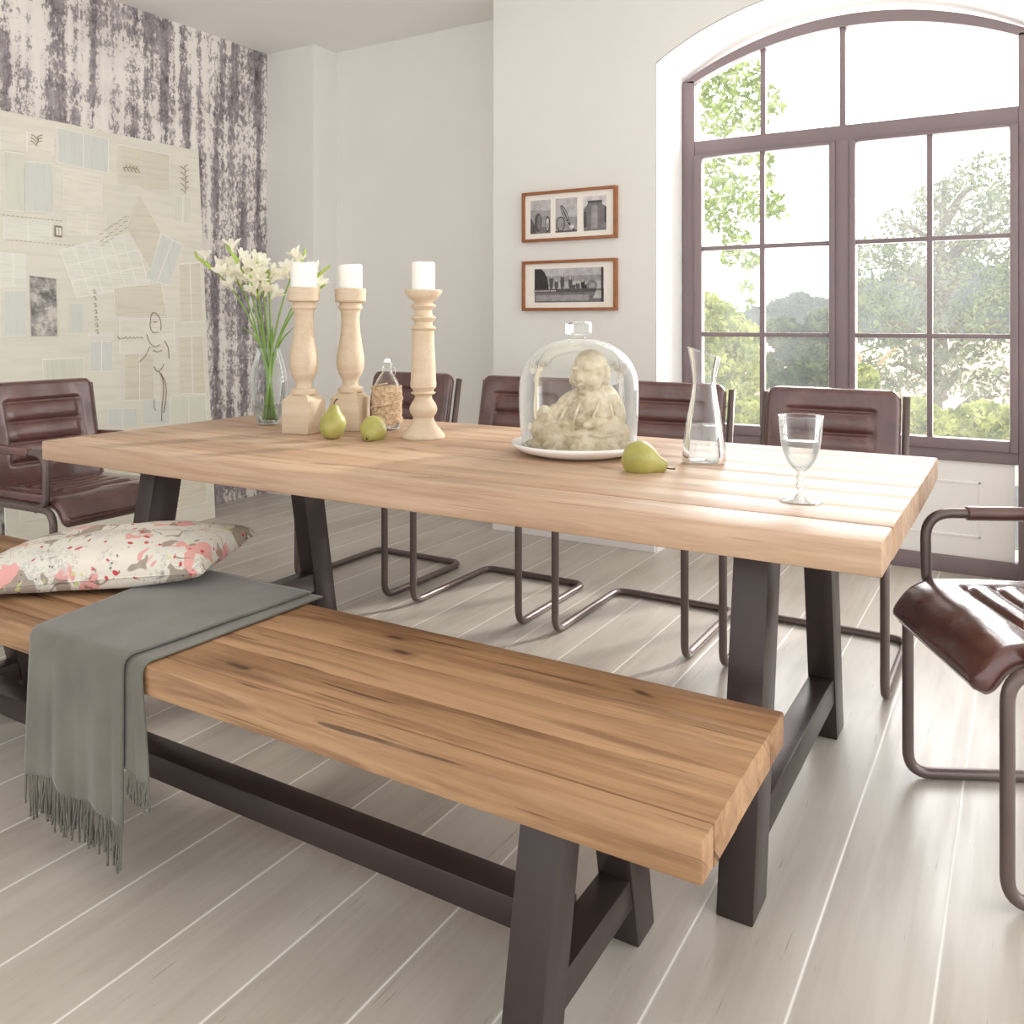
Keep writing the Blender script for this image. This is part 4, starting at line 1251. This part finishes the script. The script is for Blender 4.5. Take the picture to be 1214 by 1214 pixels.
for k in range(7): (stroke(bm, [(2.738, 1.30-k*.035), (2.748, 1.308-k*.035), (2.752, 1.292-k*.035)], .004), stroke(bm, [(2.742, 1.288-k*.035), (2.758, 1.290-k*.035)], .004))
for j in range(3):
    for k in range(6):
        a, t = 2.80+k*.03, 1.60+k*.022-j*.03; stroke(bm, [(a, t), (a+.01, t+.012*rk.random()), (a+.022, t+.01)], .003)
for k in range(14): stroke(bm, [(2.30+k*.022, 1.655), (2.312+k*.022, 1.655)], .003)
for k in range(16): stroke(bm, [(2.31+k*.022, 1.535-k*.0003), (2.322+k*.022, 1.535)], .003)
obj('handwriting', bm, M['ink'], bd)
for (s0, t0, n_, sp, vert) in ((3.02, 1.99, 9, .05, False), (3.37, 1.98, 10, .085, True), (2.49, 2.05, 6, .025, True)):
    bm = bmesh.new()
    A_ = (s0-(0 if vert else sp), t0-(sp if vert else 0)); B_ = (s0+(.01 if vert else sp), t0+(sp if vert else .004))
    stroke(bm, [A_, ((A_[0]+B_[0])/2+.008, (A_[1]+B_[1])/2+.006), B_], .0035)
    for k in range(n_):
        t = (k+.5)/n_; x_, y_ = A_[0]+(B_[0]-A_[0])*t, A_[1]+(B_[1]-A_[1])*t; sg = 1 if k % 2 else -1
        dx_, dy_ = (sg*.028, .018) if vert else (.010, sg*.018)
        stroke(bm, [(x_, y_), (x_+dx_*.5, y_+dy_*.7), (x_+dx_, y_+dy_)], .005)
    obj('sprig_sketch', bm, M['ink'], bd)

# ------------------------------------------------------------------ outside
M['ground'] = simple('pale_meadow', srgb(206, 208, 176), .9, 0, .1, .15)
bm = bmesh.new(); quad(bm, (-160, 8, -7.5), (60, 8, -7.5), (60, 220, -5.5), (-160, 220, -5.5)); struct('ground', bm, M['ground'])
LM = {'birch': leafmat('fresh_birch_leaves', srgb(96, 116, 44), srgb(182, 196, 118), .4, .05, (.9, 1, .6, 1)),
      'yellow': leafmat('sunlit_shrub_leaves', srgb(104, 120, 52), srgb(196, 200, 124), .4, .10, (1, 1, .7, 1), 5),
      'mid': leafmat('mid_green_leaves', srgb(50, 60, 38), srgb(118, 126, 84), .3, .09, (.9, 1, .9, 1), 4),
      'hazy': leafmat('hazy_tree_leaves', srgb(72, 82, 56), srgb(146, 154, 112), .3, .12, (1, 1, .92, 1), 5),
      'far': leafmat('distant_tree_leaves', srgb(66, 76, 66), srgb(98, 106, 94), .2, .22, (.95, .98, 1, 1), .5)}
M['bark'] = simple('hazy_bark', srgb(150, 138, 126), .9, 0, .1, 3)
def leaves(bm, clusters, n, size, rnd):
    tot = sum(c[1]**2 for c in clusters)
    for (c, r) in clusters:
        m_ = int(n*r*r/tot)
        for _ in range(m_):
            while True:
                v = Vector((rnd.uniform(-1, 1), rnd.uniform(-1, 1), rnd.uniform(-1, 1)))
                if v.length < 1: break
            v = v.normalized()*(v.length**.5)
            p = Vector(c) + Vector((v.x*r, v.y*r, v.z*r*.85))
            a = Vector((rnd.gauss(0, 1), rnd.gauss(0, 1), rnd.gauss(0, 1))).normalized(); b_ = a.orthogonal().normalized()
            s = size*rnd.uniform(.6, 1.3)
            f = bm.faces.new([bm.verts.new(p+a*s), bm.verts.new(p+b_*s*.55), bm.verts.new(p-a*s), bm.verts.new(p-b_*s*.55)])
def tree(name, label, cat, base, height, clusters, n, size, mat, group=None, trunk=.12, seed=1, limbs=True):
    rnd = random.Random(seed)
    root = empty(name, base); tag(root, label, cat, group)
    O = Vector(base)
    bm = bmesh.new(); leaves(bm, [(Vector(c)-O, r) for c, r in clusters], n, size, rnd)
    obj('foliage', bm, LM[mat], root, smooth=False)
    bm = bmesh.new()
    top = Vector((0, 0, height))
    tp = cr3([(0, 0, -.3), (trunk*.8, 0, height*.35), (-trunk*.8, 0, height*.7), top], 6)
    tube(bm, tp, [trunk*(1-.75*k/(len(tp)-1)) for k in range(len(tp))], 8)
    if limbs:
        for c, r in clusters:
            e_ = Vector(c)-O; h0 = max(.15*height, min(height*.95, e_.z - (Vector((e_.x, e_.y, 0)).length)*.7))
            st = Vector((0, 0, h0)); md = st.lerp(e_, .5)+Vector((rnd.uniform(-.1, .1), rnd.uniform(-.1, .1), .15))
            lp = cr3([st, md, e_], 5); tube(bm, lp, [trunk*.42*(1-.8*k/(len(lp)-1)) for k in range(len(lp))], 6)
    obj('trunk', bm, M['bark'], root)
def cluster_px(lst, Y):
    """picture-measured offsets turned once into real places at depth Y"""
    out_ = []
    s, c = math.sin(YAW), math.cos(YAW)
    for (u, v, rp) in lst:
        a = (u-607)/F; b_ = (HY-v)/F
        x, y = -s+c*a, c+s*a; t = Y/y
        out_.append(((x*t, Y + rp*t/F*random.uniform(-.5, .5), H+b_*t), rp*t/F))
    return out_
GZ = -7.2
g1 = 'trees beyond the window'
cp = cluster_px([(850, 110, 24), (885, 95, 26), (912, 112, 14), (855, 145, 22), (890, 135, 24), (840, 90, 18), (922, 128, 10), (845, 205, 22), (870, 225, 24), (895, 245, 22), (855, 260, 20), (915, 240, 16), (905, 215, 14), (925, 252, 9), (870, 285, 18), (890, 310, 13), (865, 305, 12), (885, 340, 10), (888, 360, 7), (835, 240, 16), (905, 190, 12), (875, 180, 18)], 11.0)
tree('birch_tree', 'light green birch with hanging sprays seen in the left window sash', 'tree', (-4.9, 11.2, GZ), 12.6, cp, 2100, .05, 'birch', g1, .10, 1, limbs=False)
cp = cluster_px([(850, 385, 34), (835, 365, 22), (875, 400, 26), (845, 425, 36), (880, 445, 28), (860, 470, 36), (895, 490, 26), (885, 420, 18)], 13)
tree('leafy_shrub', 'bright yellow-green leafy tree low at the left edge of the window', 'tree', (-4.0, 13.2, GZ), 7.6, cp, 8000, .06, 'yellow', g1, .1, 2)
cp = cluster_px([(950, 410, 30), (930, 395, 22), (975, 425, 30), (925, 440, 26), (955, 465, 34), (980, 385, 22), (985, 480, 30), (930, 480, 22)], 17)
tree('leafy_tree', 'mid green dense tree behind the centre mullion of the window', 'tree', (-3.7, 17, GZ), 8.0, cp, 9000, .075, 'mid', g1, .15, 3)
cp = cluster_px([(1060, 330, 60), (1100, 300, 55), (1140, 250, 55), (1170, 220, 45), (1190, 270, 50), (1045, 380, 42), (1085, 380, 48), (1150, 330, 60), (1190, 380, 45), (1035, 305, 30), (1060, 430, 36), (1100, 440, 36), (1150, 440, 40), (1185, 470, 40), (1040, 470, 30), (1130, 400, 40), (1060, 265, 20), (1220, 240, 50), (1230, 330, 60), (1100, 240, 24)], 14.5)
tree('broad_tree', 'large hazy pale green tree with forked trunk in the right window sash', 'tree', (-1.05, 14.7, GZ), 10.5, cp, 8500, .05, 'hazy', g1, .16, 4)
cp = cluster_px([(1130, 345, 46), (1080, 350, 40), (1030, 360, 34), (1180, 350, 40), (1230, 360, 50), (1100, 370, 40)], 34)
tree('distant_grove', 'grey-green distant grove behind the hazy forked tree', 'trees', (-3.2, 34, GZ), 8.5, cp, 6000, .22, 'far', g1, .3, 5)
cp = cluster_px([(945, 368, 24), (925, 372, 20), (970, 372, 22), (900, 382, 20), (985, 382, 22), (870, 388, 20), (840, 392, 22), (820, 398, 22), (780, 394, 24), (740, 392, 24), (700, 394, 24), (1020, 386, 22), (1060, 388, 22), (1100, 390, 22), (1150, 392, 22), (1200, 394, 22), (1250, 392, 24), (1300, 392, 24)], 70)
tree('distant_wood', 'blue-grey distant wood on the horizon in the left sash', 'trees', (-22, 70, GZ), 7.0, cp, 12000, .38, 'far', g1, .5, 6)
cp = cluster_px([(1045, 490, 30), (1085, 495, 28), (1120, 505, 24), (1165, 500, 30), (1200, 510, 34), (1020, 450, 22)], 12)
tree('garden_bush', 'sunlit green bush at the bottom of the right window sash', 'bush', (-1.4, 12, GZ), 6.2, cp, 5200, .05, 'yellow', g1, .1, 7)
# houses
M['hwall'] = simple('pale_house_render', srgb(236, 230, 222), .9, 0, .03, 1)
M['roof'] = simple('pale_red_roof_tiles', srgb(216, 186, 170), .9, 0, .08, 3)
M['hwin'] = simple('house_window_dark', srgb(150, 150, 152), .4)
def house(label, loc, rz, wd, dp, hh, rh):
    root = empty('house', loc, rz); tag(root, label, 'house', 'houses below the window')
    bm = bmesh.new(); box(bm, -wd/2, wd/2, -dp/2, dp/2, 0, hh)
    for sx in (-1, 1):
        f = bm.faces.new([bm.verts.new((sx*wd/2, -dp/2, hh)), bm.verts.new((sx*wd/2, dp/2, hh)), bm.verts.new((sx*wd/2, 0, hh+rh))])
    obj('house_wall', bm, M['hwall'], root, smooth=False)
    bm = bmesh.new()
    for sy in (-1, 1):
        k = 1.12
        a = [(-wd/2*1.06, sy*dp/2*k, hh-rh*.12), (wd/2*1.06, sy*dp/2*k, hh-rh*.12), (wd/2*1.06, 0, hh+rh), (-wd/2*1.06, 0, hh+rh)]
        top = [bm.verts.new(Vector(p)+Vector((0, 0, .15))) for p in a]; bot = [bm.verts.new(Vector(p)) for p in a]
        bm.faces.new(top); bm.faces.new(bot[::-1])
        for q in range(4): bm.faces.new((top[q], top[(q+1) % 4], bot[(q+1) % 4], bot[q]))
    rf = obj('roof', bm, M['roof'], root, smooth=False)
    bm = bmesh.new(); box(bm, wd*.2, wd*.2+.7, .3, .9, hh+rh*.5, hh+rh+.8); obj('chimney', bm, M['hwall'], rf, smooth=False)
    for fl in range(max(1, int(hh//2.8))):
        for k in range(4):
            x = -wd/2 + wd*(k+.5)/4; z = .9+fl*2.8
            bm = bmesh.new(); box(bm, x-.5, x+.5, -dp/2-.04, -dp/2+.02, z, z+1.3, .02); obj('house_window', bm, M['hwin'], root, smooth=False)
def hpos(u, v, Y):
    (c_, r), = [q for q in cluster_px([(u, v, 0)], Y)]; return c_
def hs(label, u, v, Y, rz, wd, dp, hh, rh):
    p = hpos(u, v, Y); house(label, (p[0], Y, p[2]-hh-rh), rz, wd, dp, hh, rh)
hs('white house with pink tiled roof behind the far end of the left window sash', 918, 462, 26, R(20), 5, 5, 5.8, 1.9)
hs('white house with pinkish roof showing beside the mid green tree', 925, 412, 60, R(-15), 10, 8, 6, 3)
hs('long white house at the right edge of the right window sash', 1165, 408, 45, R(25), 7, 6, 5.8, 1.0)
hs('white house among trees low in the right sash, behind the forked trunk', 1172, 452, 22, R(10), 3.4, 3.6, 5.8, 1.2)

# ------------------------------------------------------------------ view
scn.view_settings.view_transform = 'Standard'
scn.view_settings.look = 'None'
scn.view_settings.exposure = 0.04
try:
    scn.cycles.use_denoising = True
    scn.cycles.transparent_max_bounces = 24
    scn.cycles.max_bounces = 14
    scn.cycles.diffuse_bounces = 6
    scn.cycles.sample_clamp_indirect = 6
except Exception: pass
